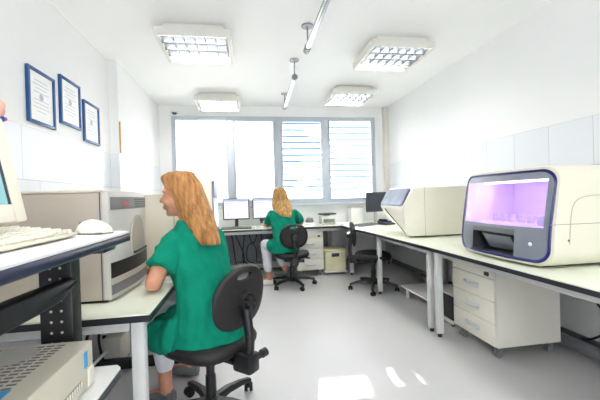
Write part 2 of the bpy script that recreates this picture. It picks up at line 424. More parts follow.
# ------------------------------------------------------------------ framed certificates
certs = [(2.475, 2.795, 1.725, 2.10, 'blue framed certificate on the left wall, nearest and largest of the three'),
         (2.875, 3.195, 1.80, 2.177, 'blue framed certificate on the left wall, middle of the three and hung highest'),
         (3.255, 3.57, 1.725, 2.093, 'blue framed certificate on the left wall, farthest of the three')]
for (a, b, z0, z1, lb) in certs:
    t = thing('framed_certificate', lb, 'framed certificate', (XL, a, z0), 0, 'blue framed certificates')
    w, h = b-a, z1-z0; f = MB(); e = .021
    f.box((-.001, 0, 0), (.022, e, h), .003).box((-.001, w-e, 0), (.022, w, h), .003)
    f.box((-.001, e, 0), (.022, w-e, e), .003).box((-.001, e, h-e), (.022, w-e, h), .003)
    f.build('frame', M['blue_frame'], t)
    p = MB().box((0, e-.002, e-.002), (.010, w-e+.002, h-e+.002)).build('paper', M['paper'], t)
    g = MB()
    for k in range(9):
        q = .80-.07*k; ww = (.24, .30, .2, .27, .12, .27, .25, .30, .18)[k]
        if k == 4: continue
        g.box((.0099, w*(.5-ww), h*q), (.0106, w*(.5+ww), h*q+.004))
    g.lathe([(.0001, -.0003), (.024, -.0003), (.024, .0003), (.0001, .0003)], (.0102, w*.5, h*.52), 20, Matrix.Rotation(PI/2, 4, 'Y'))
    g.build('printed_text', M['print'], p)
nb = thing('notice_board', 'small wood edged notice board with a white ruled sheet on the wall beyond the certificates', 'notice board', (XL+.09, 3.875, 1.70))
MB().box((0, 0, 0), (.014, .018, .335), .002).build('wooden_edge', M['wood'], nb)
sh = MB().box((0, .018, .004), (.010, .255, .33)).build('sheet', M['paper'], nb)
g = MB()
for k in range(4): g.box((.0098, .03, .06+.07*k), (.0106, .245, .0625+.07*k))
for k in range(3): g.box((.0098, .06+.06*k, .03), (.0106, .0622+.06*k, .31))
g.build('ruled_lines', M['print'], sh)

# ------------------------------------------------------------------ benches
BZ = .735
def bench(label, outline, legs, rails, group='laboratory benches'):
    t = thing('workbench', label, 'bench', (outline[0][0], outline[0][1], 0), 0, group)
    ox, oy = outline[0]
    loc = [(x-ox, y-oy) for x, y in outline]
    MB().prism(loc, 2, BZ-.006, BZ).build('worktop', M['worktop'], t)
    MB().prism(loc, 2, BZ-.032, BZ-.0061).build('edge_band', M['edge'], t)
    for x, y in legs:
        x -= ox; y -= oy
        l = MB().box((x-.025, y-.025, .03), (x+.025, y+.025, BZ-.032), .006).build('leg', M['alu'], t)
        MB().cyl((x, y, 0), (x, y, .032), .018, .014).build('foot', M['black'], l)
    for a, b in rails:
        MB().box((a[0]-ox, a[1]-oy, a[2]), (b[0]-ox, b[1]-oy, b[2]), .003).build('frame_rail', M['alu'], t)
    return t
zr0, zr1 = .66, BZ-.032
bench('long cream bench on the left, nearer half carrying the taupe instrument',
      [(-.385, 1.40), (-.385, 3.12), (-1.395, 3.12), (-1.395, 1.40)],
      [(-.44, 1.45), (-.44, 3.07), (-1.33, 1.45), (-1.33, 3.07)],
      [((-1.3, 1.43, zr0), (-.47, 1.47, zr1)), ((-.46, 1.48, zr0), (-.42, 3.04, zr1))])
bench('long cream bench on the left, farther half behind the copper-haired woman',
      [(-.385, 3.13), (-.385, 4.89), (-1.305, 4.89), (-1.305, 3.13)],
      [(-.44, 3.18), (-.44, 4.84), (-1.25, 3.18), (-1.25, 4.84)],
      [((-.46, 3.21, zr0), (-.42, 4.81, zr1))])
bench('cream bench under the window carrying two white screened monitors',
      [(1.425, 4.90), (1.425, 5.585), (-1.30, 5.585), (-1.30, 4.90)],
      [(-1.2, 4.95), (-1.2, 5.5), (1.37, 5.5)],
      [((-1.15, 4.93, zr0), (1.40, 4.97, zr1))])
bench('cream corner bench carrying the black monitor at the right end of the window',
      [(1.43, 3.885), (2.43, 3.885), (2.43, 5.585), (1.435, 5.585), (1.40, 4.9), (1.41, 4.2)],
      [(1.52, 4.87), (2.38, 3.95), (2.38, 5.5)],
      [((1.50, 3.92, zr0), (1.54, 4.84, zr1))])
bench('cream bench along the right wall carrying the smaller cream analyser',
      [(1.46, 2.62), (2.43, 2.62), (2.43, 3.88), (1.43, 3.88)],
      [(1.53, 2.68), (1.54, 3.83), (2.38, 2.68), (2.38, 3.83)],
      [((1.51, 2.71, zr0), (1.55, 3.80, zr1)), ((1.56, 2.66, zr0), (2.35, 2.70, zr1))])
bench('cream bench along the right wall carrying the large analyser with the violet window',
      [(1.475, .45), (2.43, .45), (2.43, 2.615), (1.46, 2.615)],
      [(1.53, 2.56), (1.54, .5), (2.38, 2.56), (2.38, .5)],
      [((1.52, .53, zr0), (1.56, 2.53, zr1)), ((1.56, 2.54, zr0), (2.35, 2.58, zr1))])
# cable trunking along the right wall and modesty panel below the window bench
ct = MB().box((2.26, .4, .03), (2.345, 4.4, .085), .004)
tag(at(ct.shift((-2.30, -2.4, 0)).build('cable_trunking', M['steel']), (2.30, 2.4, 0)), 'long grey metal cable trunking along the floor by the right wall', 'cable trunking')
tag(at(MB().box((-1.15, -.03, .05), (1.30, .03, .13), .004).build('cable_trunking', M['light_grey']), (0, 5.52, 0)), 'light grey cable trunking under the window bench behind the hanging cables', 'cable trunking')
tag(at(MB().box((-1.2, -.008, -.26), (1.34, .008, .26), .002).build('modesty_panel', M['under_panel']), (0, 5.575, .40)), 'grey back panel below the window bench', 'panel')

# ------------------------------------------------------------------ office chairs
def make_chair():
    t = thing('swivel_chair', 'x', 'chair', (0, 0, 0), 0, 'black swivel chairs')
    # seat cushion: superellipse loft, slightly dished
    s = MB(); rings = []
    def ring(rx, ry, z, dish=0):
        out = []
        for k in range(40):
            a = 2*PI*k/40; c, d = math.cos(a), math.sin(a); e = 2/2.9
            x = rx*math.copysign(abs(c)**e, c); y = ry*math.copysign(abs(d)**e, d)
            out.append((x, y, z + dish*(abs(x)/max(rx, .01))**2 - (.02 if y > 0 else 0)*(y/ry)**2 if ry > .01 else z))
        return out
    for rx, ry, z, q in ((.18, .18, .385, 0), (.205, .205, .39, .004), (.222, .222, .41, .006), (.226, .226, .43, .008), (.215, .215, .45, .01), (.18, .18, .453, .008), (.09, .09, .448, .004)):
        rings.append(ring(rx, ry, z, q))
    s.loft(rings); s.build('seat', M['black_soft'], t, 60)
    MB().box((-.11, -.12, .345), (.11, .10, .388), .01).build('seat_mechanism', M['black'], t)
    MB().tube([(.08, .02, .365), (.17, .03, .36), (.235, .03, .352)], .007).cyl((.20, .03, .356), (.25, .03, .352), .011).build('lever', M['black'], t)
    # back bar with housing
    b = MB()
    b.box((-.04, -.315, .325), (.04, -.20, .42), .014).box((-.028, -.24, .345), (.028, -.08, .372), .006)
    b.tube(spline([(0, -.275, .38), (0, -.285, .48), (0, -.275, .58), (0, -.262, .68)], 5), .024, 12)
    b.build('back_bar', M['black'], t)
    MB().cyl((.03, -.27, .37), (.085, -.285, .38), .017).cyl((.085, -.285, .38), (.115, -.29, .383), .022).build('tension_knob', M['black'], t)
    # backrest plate with handle slot: grid of quads, curved
    kb = MB(); nx, nz_ = 44, 36; W, H = .18, .157; zc = .685
    def outside(u, v):       # rounded, a little wider below the middle
        w = W*(1-.10*max(0, v/H)**2 - .02*max(0, -v/H))
        return (abs(u)/w)**2.5 + (abs(v)/H)**2.5
    def slot(u, v):
        x = max(0, abs(u)-.032); return math.hypot(x, v-.108) < .0165
    def P(u, v, off):
        q = outside(u, v)
        y = -.235 + .55*u*u - .10*v - .045*(0) ; th = .016*max(0, 1-q)**.45
        return Vector((u, y - .008 + (th if off > 0 else -th*.8), zc+v))
    # radial param so the outline is smooth: rings from slot edge (inner) to outline (outer)
    n = 56
    def inner(k):
        a = 2*PI*k/n; c, d = math.cos(a), math.sin(a)
        return (.048*math.copysign(abs(c)**.7, c), .108+.0165*math.copysign(abs(d)**.8, d))
    def outer(k):
        a = 2*PI*k/n; c, d = math.cos(a), math.sin(a); e = 2/2.5
        v = H*math.copysign(abs(d)**e, d); u = W*math.copysign(abs(c)**e, c)
        u *= 1-.14*max(0, v/H)**2-.02*max(0, -v/H); return (u, v)
    def P2(k, t, off):
        i, o = inner(k), outer(k); u = i[0]+(o[0]-i[0])*t; v = i[1]+(o[1]-i[1])*t
        th = .017*min(1, ((1-t)/.22))**.5 if t > .78 else .017*min(1, .4+t/.1*.6)
        return (u, -.243+.5*u*u-.12*v+off*th, zc+v)
    ts = [0, .05, .12, .25, .4, .55, .7, .8, .88, .94, .98, 1]
    rings = [[P2(k, t_, 1) for k in range(n)] for t_ in ts] + [[P2(k, t_, -1) for k in range(n)] for t_ in ts[::-1]]
    rings.append(rings[0])
    kb.loft(rings, caps=False); bmesh.ops.remove_doubles(kb.bm, verts=kb.bm.verts[:], dist=1e-5)
    kb.build('backrest', M['black_soft'], t, 50)
    # star knob on the back
    k_ = MB().cyl((0, -.255, .675), (0, -.288, .672), .046, .040)
    for j in range(6):
        a = j*PI/3; k_.cyl((.026*math.cos(a), -.286, .672+.026*math.sin(a)), (.026*math.cos(a), -.312, .67+.026*math.sin(a)), .013, .011, 12)
    k_.cyl((0, -.286, .672), (0, -.308, .671), .026)
    k_.build('star_knob', M['black'], t)
    # column and star base
    g = MB().cyl((0, 0, .10), (0, 0, .24), .030, .027).cyl((0, 0, .24), (0, 0, .35), .022)
    g.build('gas_column', M['black'], t)
    MB().cyl((0, 0, .07), (0, 0, .125), .05, .04).build('base_hub', M['black'], t)
    for j in range(5):
        a = j*2*PI/5; c, s_ = math.cos(a), math.sin(a); R = Matrix.Rotation(a, 4, 'Z')
        lg = MB(); rings = []
        for q, (r, z, w, h) in enumerate([(.03, .098, .026, .022), (.12, .104, .022, .019), (.22, .092, .019, .015), (.30, .074, .017, .012)]):
            rings.append([R @ Vector((r, w*x, z+h*zz)) for x, zz in ((-1, -.8), (-.8, -1), (.8, -1), (1, -.8), (1, .5), (.7, 1), (-.7, 1), (-1, .5))])
        lg.loft(rings); L_ = lg.build('base_leg', M['black'], t, 40)
        T = R @ Matrix.Translation((.292, 0, 0)) @ Matrix.Rotation(.7+j, 4, 'Z')
        cs = MB()
        for sx in (-1, 1):
            p0 = T @ Vector((.012, sx*.007, .026)); p1 = T @ Vector((.012, sx*.024, .026))
            cs.cyl(p0, p1, .026, .024, 18)
        cs.cyl(T @ Vector((.0, 0, .03)), T @ Vector((0, 0, .075)), .010)
        cs.sph(T @ Vector((.008, 0, .042)), (.024, .018, .018), 12)
        cs.build('caster', M['rubber'], L_)
    return t
chair = make_chair()
def aim(deg): return math.radians(deg-90)
chair.location = (-.215, 1.865, 0); chair.rotation_euler.z = aim(138)
chair['label'] = 'black swivel chair carrying the nearer copper-haired woman'
dup(chair, (.575, 4.46, 0), aim(91), 'black swivel chair carrying the farther blonde woman at the window bench')
dup(chair, (1.54, 4.04, 0), aim(-24), 'empty black swivel chair pushed under the right corner bench')

# ------------------------------------------------------------------ drawer pedestals
def pedestal(label, w, d, h, loc, rz, n=3):
    """front faces local -Y, origin at floor below the body centre"""
    t = thing('drawer_pedestal', label, 'drawer unit', loc, rz, 'white drawer units under the benches')
    MB().box((-w/2, -d/2+.02, .085), (w/2, d/2, h-.018)).build('carcass', M['cream_l'], t)
    MB().box((-w/2, -d/2, h-.018), (w/2, d/2, h), .002).build('top_panel', M['cream_l'], t)
    zt = h-.022; hs = [.075] + [(zt-.09-.075)/n]*n; z = zt
    for i, q in enumerate(hs):
        dr = MB().box((-w/2+.001, -d/2, z-q+.005), (w/2-.001, -d/2+.019, z), .0015).build('drawer_front', M['cream_l'], t)
        if i == 0:
            MB().box((w/2-.085, -d/2-.012, z-q*.75), (w/2-.045, -d/2+.001, z-q*.4), .003).build('lock', M['black'], dr)
        else:
            hm = MB().tube(spline([(-.07, -d/2+.002, z-q*.42), (-.06, -d/2-.022, z-q*.44), (0, -d/2-.03, z-q*.46), (.06, -d/2-.022, z-q*.44), (.07, -d/2+.002, z-q*.42)], 5), .009, 10)
            hm.box((-.075, -d/2-.004, z-q*.62), (.075, -d/2+.001, z-q*.36), .002)
            hm.build('handle', M['handle'], dr)
        z -= q
    for sx in (-1, 1):
        for sy in (-1, 1):
            x, y = sx*(w/2-.05), sy*(d/2-.055)
            c = MB()
            for e in (-1, 1): c.cyl((x+e*.005, y, .026), (x+e*.02, y, .026), .026, .024, 16)
            c.box((x-.016, y-.014, .03), (x+.016, y+.03, .088), .004)
            c.build('caster', M['mid_grey'], t)
    return t
M['cream_l'] = mat('cream_laminate_panel', '#e2ddd0', .5, var=.01)
pedestal('white three drawer unit on casters under the right bench, nearest the viewer', .47, .52, .655, (1.665+.26, 2.335, 0), -PI/2)
pedestal('white drawer unit on casters under the window bench beside the seated blonde woman', .40, .55, .655, (.915, 5.21, 0), 0)

# ------------------------------------------------------------------ items under the benches
yb = thing('low_stand', 'low white stand on feet under the window bench holding the cream box', 'stand', (1.295, 5.16, 0))
MB().box((-.172, -.24, .035), (.172, .24, .06), .004).build('shelf', M['white'], yb)
for sx in (-1, 1):
    for sy in (-1, 1): MB().cyl((sx*.15, sy*.2, 0), (sx*.15, sy*.2, .036), .02).build('foot', M['mid_grey'], yb)
bx = thing('storage_box', 'cream yellow lidded box with navy handle under the window bench', 'box', (1.295, 5.15, .06))
MB().box((-.16, -.22, 0), (.16, .2, .285), .02).build('body', M['yellow_box'], bx)
MB().box((-.165, -.225, .285), (.165, .205, .315), .012).build('lid', M['yellow_box'], bx)
MB().box((-.06, -.232, .21), (.055, -.215, .262), .006).box((-.05, -.24, .222), (.045, -.23, .236), .003).build('handle', M['navy_edge'], bx)

pl = thing('low_platform', 'low white platform standing on the floor under the right bench', 'platform', (1.95, 3.30, 0))
MB().box((-.21, -.22, .105), (.21, .40, .125), .003).build('top_panel', M['white'], pl)
for sx in (-1, 1):
    for y in (-.19, .28): MB().box((sx*.19-.012, y-.012, 0), (sx*.19+.012, y+.012, .106)).build('leg', M['alu'], pl)
pc = thing('computer_unit', 'low black computer with white top on a white base beside the near drawer unit', 'computer', (1.86, 2.87, 0))
MB().box((-.13, -.18, .03), (.16, .18, .05), .003).build('base_board', M['white'], pc)
MB().box((-.11, -.16, .05), (.14, .17, .265), .006).build('case', M['black'], pc)
MB().box((-.115, -.165, .265), (.145, .175, .285), .004).build('top_cover', M['light_grey'], pc)
for sx in (-.1, .13):
    for sy in (-.14, .14): MB().cyl((sx, sy, 0), (sx, sy, .031), .018).build('foot', M['mid_grey'], pc)

def cable(label, pts, r=.006, m='cable', grp='loose cables'):
    o0 = Vector((pts[0][0], pts[0][1], min(p[2] for p in pts)))
    o = MB().tube([p-o0 for p in spline(pts, 10)], r, 8).build('cable', M[m])
    o.location = o0; tag(o, label, 'cable', grp)
for i, (x, sag) in enumerate(((-.25, .05), (-.20, .13), (-.04, -.03), (.02, .11), (.17, -.16), (.22, .06))):
    cable('black cable hanging below the window bench beneath the two monitors',
          [(x, 5.50, .70), (x+sag*.3, 5.46, .58-.02*i), (x+sag, 5.43+.01*i, .30+.03*i), (x+sag*1.1, 5.46, .2), (x+sag*.6+.05, 5.47, .137)], .008, 'cable', 'black cables under the window bench')
for i, x in enumerate((1.78, 1.88, 1.97, 2.05)):
    cable('grey cable hanging behind the right corner bench', [(2.40, 4.35-.07*i+.1*(i % 2), .69), (2.33-.03*i, 4.25-.12*i, .55), (2.39, 4.2-.10*i, .35), (2.36-.02*i, 4.15-.10*i, .2), (2.32, 4.1-.08*i, .093)], .007, 'cable_grey' if i % 2 else 'cable', 'cables behind the right corner bench')
cable('black cable sagging under the right bench beside the near drawer unit', [(2.40, 2.12, .66), (2.36, 2.06, .52), (2.33, 1.95, .38), (2.35, 1.82, .27), (2.36, 1.74, .16), (2.34, 1.80, .10)], .008)
cable('black cable crossing low on the wall at the right edge of the photo', [(2.40, 1.5, .45), (2.36, 1.7, .40), (2.35, 1.86, .33), (2.36, 1.93, .2), (2.33, 2.02, .12), (2.36, 2.1, .098)], .008)
cable('blue cable looped under the right bench behind the near drawer unit', [(2.41, 2.2, .65), (2.38, 2.05, .55), (2.36, 1.96, .60), (2.38, 1.93, .68)], .006, 'cable_blue')

# under the left bench
tw = thing('network_box', 'small beige box standing on the floor under the left bench among cables', 'box', (-.98, 2.72, 0))
MB().box((-.06, -.09, .008), (.06, .09, .20), .01).build('case', M['beige'], tw)
MB().box((-.05, -.093, .02), (.05, -.088, .19), .003).build('front_panel', M['light_grey'], tw)
for sx in (-.045, .045):
    for sy in (-.07, .07): MB().cyl((sx, sy, 0), (sx, sy, .009), .01).build('foot', M['black'], tw)
tag(at(MB().box((-.45, -.03, 0), (.45, .03, .06), .004).build('foot_rail', M['black']), (-.86, 2.58, .0)), 'black rail on the floor under the left bench', 'rail')
for i, x in enumerate((-1.16, -1.12, -1.08)):
    cable('dark cable hanging under the left bench beside the small beige box', [(x-.05, 2.4+.1*i, .70), (x, 2.38+.1*i, .55), (x+.06, 2.4+.1*i, .4), (x+.0, 2.45+.1*i, .2), (x+.05, 2.4+.1*i, .012)], .009, 'cable', 'dark cables under the left bench')
MBx = MB().tube(spline([(-.2, -.15, .012), (-.05, 0, .05), (.05, .05, .14), (.12, .1, .2)], 6), .012)
tag(at(MBx.build('hose', M['light_grey']), (-1.05, 2.3, .0)), 'pale grey hose lying among the cables under the left bench', 'hose')

# ------------------------------------------------------------------ left bench instruments
# taupe instrument with bowed front
t = thing('bench_instrument', 'large taupe bench instrument with bowed pale front on the near end of the left bench', 'laboratory instrument', (-.96, 1.82, BZ))
X0, X1, Y0, Y1, ZT = -.37, .345, -.23, .24, .495
MB().box((X0, Y0, .012), (X1, Y1, ZT-.012), .006).build('casing', M['taupe'], t)
MB().box((X0-.003, Y0-.004, ZT-.012), (X1+.004, Y1+.004, ZT), .005).build('top_lid', M['beige'], t)
MB().box((X0+.02, Y0+.02, 0), (X1, Y1-.02, .013)).build('plinth', M['black'], t)
def bow(z0, z1, out=0., ya=Y0, yb=Y1, n=14):
    pts = []
    for i in range(n+1):
        f = i/n; y = ya+(yb-ya)*f; g = (y-Y0)/(Y1-Y0)
        pts.append((X1+.012+.042*math.sin(PI*(.12+.88*g)*.75)**1+out-.0, y))
    return pts + [(X1-.005, yb), (X1-.005, ya)]
MB().prism(bow(0, 0), 2, .012, ZT-.008, .004).build('front_cover', M['light_grey'], t)
vp = MB().prism(bow(0, 0, .003, Y0+.012, Y1-.005), 2, .405, .462).build('vent_panel', M['mid_grey'], t)
g = MB()
for k in range(4): g.prism(bow(0, 0, .006, Y0+.25, Y1-.02), 2, .412+.012*k, .417+.012*k)
g.build('vent_slats', M['dark_grey'], vp)
MB().prism(bow(0, 0, .006, Y0+.12, Y0+.17), 2, .424, .438).build('badge', M['red'], vp)
MB().prism(bow(0, 0, .004, Y0+.004, Y1-.004), 2, .105, .172).build('dark_band', M['black'], t)
MB().prism(bow(0, 0, .008, Y0+.22, Y1-.02), 2, .180, .192).build('grip_lip', M['dark_grey'], t)
MB().prism(bow(0, 0, .003, Y0+.004, Y1-.004), 2, .032, .075).build('lower_panel', M['mid_grey'], t)
el = MB()
el.prism([(y, z) for y, z in [(.06+.10*math.cos(a), .25+.12*math.sin(a)) for a in [PI*i/12 for i in range(13)]]] + [(-.04, .20), (.16, .20)], 0, X1+.03, X1+.057)
el.build('round_hatch', M['taupe'], t)
g = MB().box((X1-.012, Y0-.0035, .012), (X1-.009, Y0+.004, ZT-.012)).build('panel_seam', M['dark_grey'], t)

# beige unit behind the woman's face
t = thing('bench_cabinet', 'plain beige boxed instrument on the left bench behind the face of the copper-haired woman', 'laboratory instrument', (-.87, 2.62, BZ))
MB().box((-.42, -.27, .012), (.425, .27, .485), .01).build('casing', M['beige'], t)
MB().box((.425, -.255, .03), (.44, .255, .47), .006).build('front_door', M['light_grey'], t)
MB().box((.395, -.2715, .03), (.399, -.266, .47)).build('panel_seam', M['mid_grey'], t)
for sx in (-.36, .36):
    for sy in (-.2, .2): MB().cyl((sx, sy, 0), (sx, sy, .014), .025).build('foot', M['black'], t)
t = thing('bench_cabinet', 'tall cream instrument with blue edged front farther along the left bench', 'laboratory instrument', (-.58, 4.27, BZ))
MB().box((-.20, -.32, .0), (.20, .32, .685), .012).build('casing', M['cream'], t)
MB().box((.20, -.30, .05), (.217, .30, .65), .006).build('front_panel', M['panel_grey'], t)
MB().box((.2171, -.27, .10), (.221, .27, .42), .002).build('display', M['screen_on'], t)
MB().box((.216, -.305, .46), (.223, .305, .66), .003).build('upper_trim', M['blue'], t)

# small items on the left bench by the elbow
tag(at(MB().box((-.10, -.07, 0), (.10, .07, .004), .001).build('paper_sheet', M['paper']), (-.505, 1.98, BZ)), 'white sheet of paper on the left bench by the elbow of the copper-haired woman', 'paper')
tag(at(MB().box((-.06, -.05, 0), (.06, .05, .016), .003).build('notebook', M['red_paper']), (-.58, 2.19, BZ)), 'dark red notebook on the left bench behind the paper sheet', 'notebook')

# ------------------------------------------------------------------ computer trolley at lower left
TZ = 1.067
t = thing('computer_trolley', 'black and white computer trolley with perforated post at the left edge of the photo', 'trolley', (-.66, .55, 0))
pts = [(.245-.06, -.6)] + [(.245, -.52)] + arc((.245-.07, .80-.07), .07, 0, PI/2, 6) + [(-.33, .80), (-.33, -.6)]
top = MB().prism(pts, 2, TZ-.006, TZ).build('tray_top', M['white'], t)
e = [(x*(1.0)+(.004 if x > 0 else 0), y+(.004 if y > 0 else 0)) for x, y in pts]
MB().prism(e, 2, TZ-.034, TZ-.0062, .008, 3).build('tray_edge', M['navy_edge'], t)
MB().box((.06, .60, TZ-.055), (.215, .70, TZ-.033), .004).build('tray_bracket', M['navy_edge'], t)
po = MB().box((.01, .63, .06), (.105, .69, TZ-.034), .003).build('post', M['perforated'], t)
MB().box((.01, -.52, .06), (.105, -.46, TZ-.034), .003).build('post', M['perforated'], t)
# lower arm of the keyboard tray, tapering and rounded at its end
ar = MB(); prof = [(-.9, .872), (-.45, .874), (-.30, .877), (-.17, .883), (-.08, .892), (-.03, .915), (-.004, .938), (-.012, .945), (-.10, .945), (-.30, .942), (-.9, .938)]
ar.prism(prof, 0, -.05, .0, .012, 3)
bmesh.ops.transform(ar.bm, matrix=Matrix.Translation((.145, .60, 0)) @ Matrix.Rotation(math.radians(-6.5), 4, 'Z'), verts=ar.bm.verts[:])
ar.build('tray_arm', M['black'], t)
MB().box((-.32, -.55, .905), (-.02, .30, .930), .006).build('lower_tray', M['black'], t)
MB().prism([(.12, .93), (.20, .93), (.05, TZ-.035), (-.06, TZ-.035)], 0, .06, .13).build('strut', M['navy_edge'], t)
SZ = .65
pts = [(.252, -.6), (.252, .60), (.235, .62), (-.33, .62), (-.33, -.6)]
MB().prism(pts, 2, SZ-.006, SZ).build('shelf', M['white'], t)
MB().prism(pts, 2, SZ-.03, SZ-.0061).build('shelf_edge', M['edge'], t)
for y in (-.49, .66):
    MB().box((-.30, y-.03, .05), (.25, y+.03, .085), .006).build('foot_bar', M['black'], t)
    for x in (-.26, .21):
        MB().cyl((x-.012, y, .028), (x+.012, y, .028), .028).box((x-.012, y-.012, .03), (x+.012, y+.012, .052)).build('caster', M['rubber'], t)

# keyboard
t = thing('keyboard', 'ivory keyboard lying on the computer trolley top', 'keyboard', (-.595, .925, TZ))
MB().prism([(-.1, .006), (.07, .004), (.08, .014), (-.1, .034)], 1, -.24, .23, .004).build('case', M['ivory'], t)
k = MB()
for i in range(6):
    for j in range(17):
        x = .058-.028*i; y = -.225+.0262*j; z = .0155+.0203*(.08-x)/.18
        k.box((x-.011, y-.011, z), (x+.011, y+.011, z+.010), .002)
k.build('keys', M['cream'], t)
# mouse on a pad
t = thing('computer_mouse', 'white computer mouse on the far corner of the computer trolley top', 'mouse', (-.515, 1.25, TZ), math.radians(68))
def msh(s, z0=0):
    r = []
    for f in [i/12 for i in range(13)]:
        y = -.062+.124*f; w = .033*math.sin(PI*min(1, .10+.86*f))**.5; hgt = .044*math.sin(PI*(.06+.84*(1-f)**.85))**.65
        r.append([(w*s*math.cos(a), y, z0+.006+hgt*max(0, math.sin(a))*s if math.sin(a) > 0 else z0+.005) for a in [2*PI*q/20 for q in range(20)]])
    return r
MB().loft(msh(1)).build('shell', M['cream'], t, 60)
MB().box((-.030, -.056, 0), (.030, .056, .007), .003).build('base', M['mid_grey'], t)
MB().box((-.0012, .02, .030), (.0012, .057, .041)).build('button_seam', M['mid_grey'], t)

# tilted monitor with teal screen
t = thing('monitor', 'ivory framed monitor with pale teal screen at the left edge of the photo', 'monitor', (-.66, .80, TZ))
T = Matrix.Translation((.06, 0, .06)) @ Matrix.Rotation(math.radians(-11), 4, 'Y')
m_ = MB(); W = .235; Hh = .285
m_.box((-.05, -W, 0), (.012, -W+.045, Hh), .006, T).box((-.05, W-.047, 0), (.012, W, Hh), .006, T)
m_.box((-.05, -W+.045, 0), (.012, W-.047, .047), .004, T).box((-.05, -W+.045, Hh-.03), (.012, W-.047, Hh), .004, T)
m_.box((-.055, -W+.02, .02), (-.03, W-.02, Hh-.02), .004, T)
m_.build('bezel', M['ivory'], t)
MB().box((-.03, -W+.04, .04), (.004, W-.042, Hh-.025), 0, T).build('screen', M['screen_teal'], t)
MB().box((.003, W-.051, .046), (.0085, W-.0465, Hh-.029), 0, T).build('screen_gasket', M['dark_grey'], t)
MB().cyl((.02, 0, .02), (.015, 0, .09), .04).box((-.09, -.1, 0), (.085, .1, .022), .008).build('stand', M['ivory'], t)
# pink plush on top of the monitor
t = thing('plush_toy', 'pink soft toy perched on top of the teal screened monitor', 'toy', (-.668, 1.03, TZ+.336))
b = MB(); b.sph((0, 0, .030), (.028, .036, .032)).sph((0, .022, .045), (.02, .018, .02)).sph((0, -.022, .043), (.02, .022, .022))
b.build('body', M['pink'], t, 80)
MB().sph((.014, .014, .006), (.012, .012, .009)).build('foot', M['blue'], t)
MB().sph((.016, .028, .008), (.006, .006, .006)).build('bow', M['red'], t)

# slotted computer case on the lower shelf
t = thing('desktop_computer', 'beige slotted desktop computer case with blue tape marks at the lower left corner', 'computer', (-.655, .83, SZ))
CX = .205; CY = .235; CH = .128
MB().box((-.2, -.36, .008), (CX, CY, CH), .006).build('case', M['beige'], t)
for x in (-.16, .17):
    for y in (-.32, .2): MB().cyl((x, y, 0), (x, y, .010), .015).build('foot', M['black'], t)
s = MB()
for i in range(24):
    for j in range(11):
        x = .135-.026*j; y = .208-.017*i
        s.box((x-.0095, y-.0035, CH-.003), (x+.0095, y+.0035, CH+.0006))
s.build('vent_slots', M['slot'] if 'slot' in M else M['mid_grey'], t)
MB().box((CX-.001, -.20, .030), (CX+.0015, .16, .046)).build('drive_slot', M['mid_grey'], t)
s = MB()
for i in range(30): s.box((CX+.001, -.195+.012*i, .031), (CX+.003, -.189+.012*i, .045))
s.build('slot_grille', M['ivory'], t)
MB().box((CX-.001, .178, .068), (CX+.002, .196, .112), .001).build('blue_tape', M['bluetape'], t)
MB().box((CX-.001, .195, .010), (CX+.004, .228, .06), .002).build('corner_tab', M['ivory'], t)
MB().box((.13, -.13, CH-.001), (.15, -.02, CH+.0015), .001).build('blue_tape', M['bluetape'], t)
d_ = MB().lathe([(.0001, 0), (.055, 0), (.06, .002), (.0001, .002)]).build('disc', M['light_grey'])
tag(at(d_, (-.615, .985, SZ+CH+.0008)), 'pale grey round disc lying on top of the slotted computer case', 'disc')

# ------------------------------------------------------------------ large analyser with violet window
A0, A1, B0, B1 = 1.575, 2.365, .012, .570      # y range, z range (z from bench)
t = thing('bench_analyser', 'large cream analyser with navy rimmed window glowing violet on the near right bench', 'laboratory instrument', (0, 0, BZ))
t.location = (1.548, 1.97, BZ)
YH = (A1-A0)/2; ZM = (B0+B1)/2; ZH = (B1-B0)/2
def fx(y, z): return -.012+.155*(z-B0) + .05*(abs(y)/YH)**2.6 + .02*((ZM-z)/ZH if z < ZM else 0)**2
def loop(ins, r, dx=0., nseg=10):
    pts = rrect(-YH+ins, B0+ins, YH-ins, B1-ins, max(.01, r-ins), nseg)
    # subdivide straights so that the bulge is followed
    out = []
    for i, p in enumerate(pts):
        q = pts[(i+1) % len(pts)]; L_ = math.hypot(q[0]-p[0], q[1]-p[1]); n = max(1, int(L_/.03))
        for k in range(n): out.append((p[0]+(q[0]-p[0])*k/n, p[1]+(q[1]-p[1])*k/n))
    return [Vector((fx(y, z)+dx, y, z)) for y, z in out]
RC = .085
base = loop(0, RC)
def scaled(l, dx, sy, sz):
    return [Vector((p.x*0+dx, p.y*sy, ZM+(p.z-ZM)*sz)) for p in l]
body = MB()
l_out = [Vector((p.x+.022, p.y, p.z)) for p in base]
l_mid = [Vector((.30, p.y, p.z)) for p in base]
l_b = [Vector((.70, p.y, p.z)) for p in base]
l_e = [Vector((.745, p.y*.96, ZM+(p.z-ZM)*.95)) for p in base]
# front lip: same point count through a uniform inset
def inset(l, d, dx):
    return [Vector((p.x+dx, p.y*(YH-d)/YH, ZM+(p.z-ZM)*(ZH-d)/ZH)) for p in l]
f0 = inset(base, .004, .006); f1 = inset(base, .016, 0.0); f2 = inset(base, .03, .012)
body.loft([f2, f1, f0, l_out, l_mid, l_b, l_e], caps=False)
bf = body.bm.verts; body.bm.verts.ensure_lookup_table(); nl = len(base)
body.bm.faces.new([body.bm.verts[len(body.bm.verts)-nl+i] for i in range(nl)])
body.build('casing', M['cream_shell'], t, 40)
n1 = inset(base, .016, -.001); n2 = inset(base, .019, -.007); n3 = inset(base, .029, -.007); n4 = inset(base, .034, .004)
MB().loft([n1, n2, n3, n4, n1], caps=False).build('navy_rim', M['navy'], t, 60)
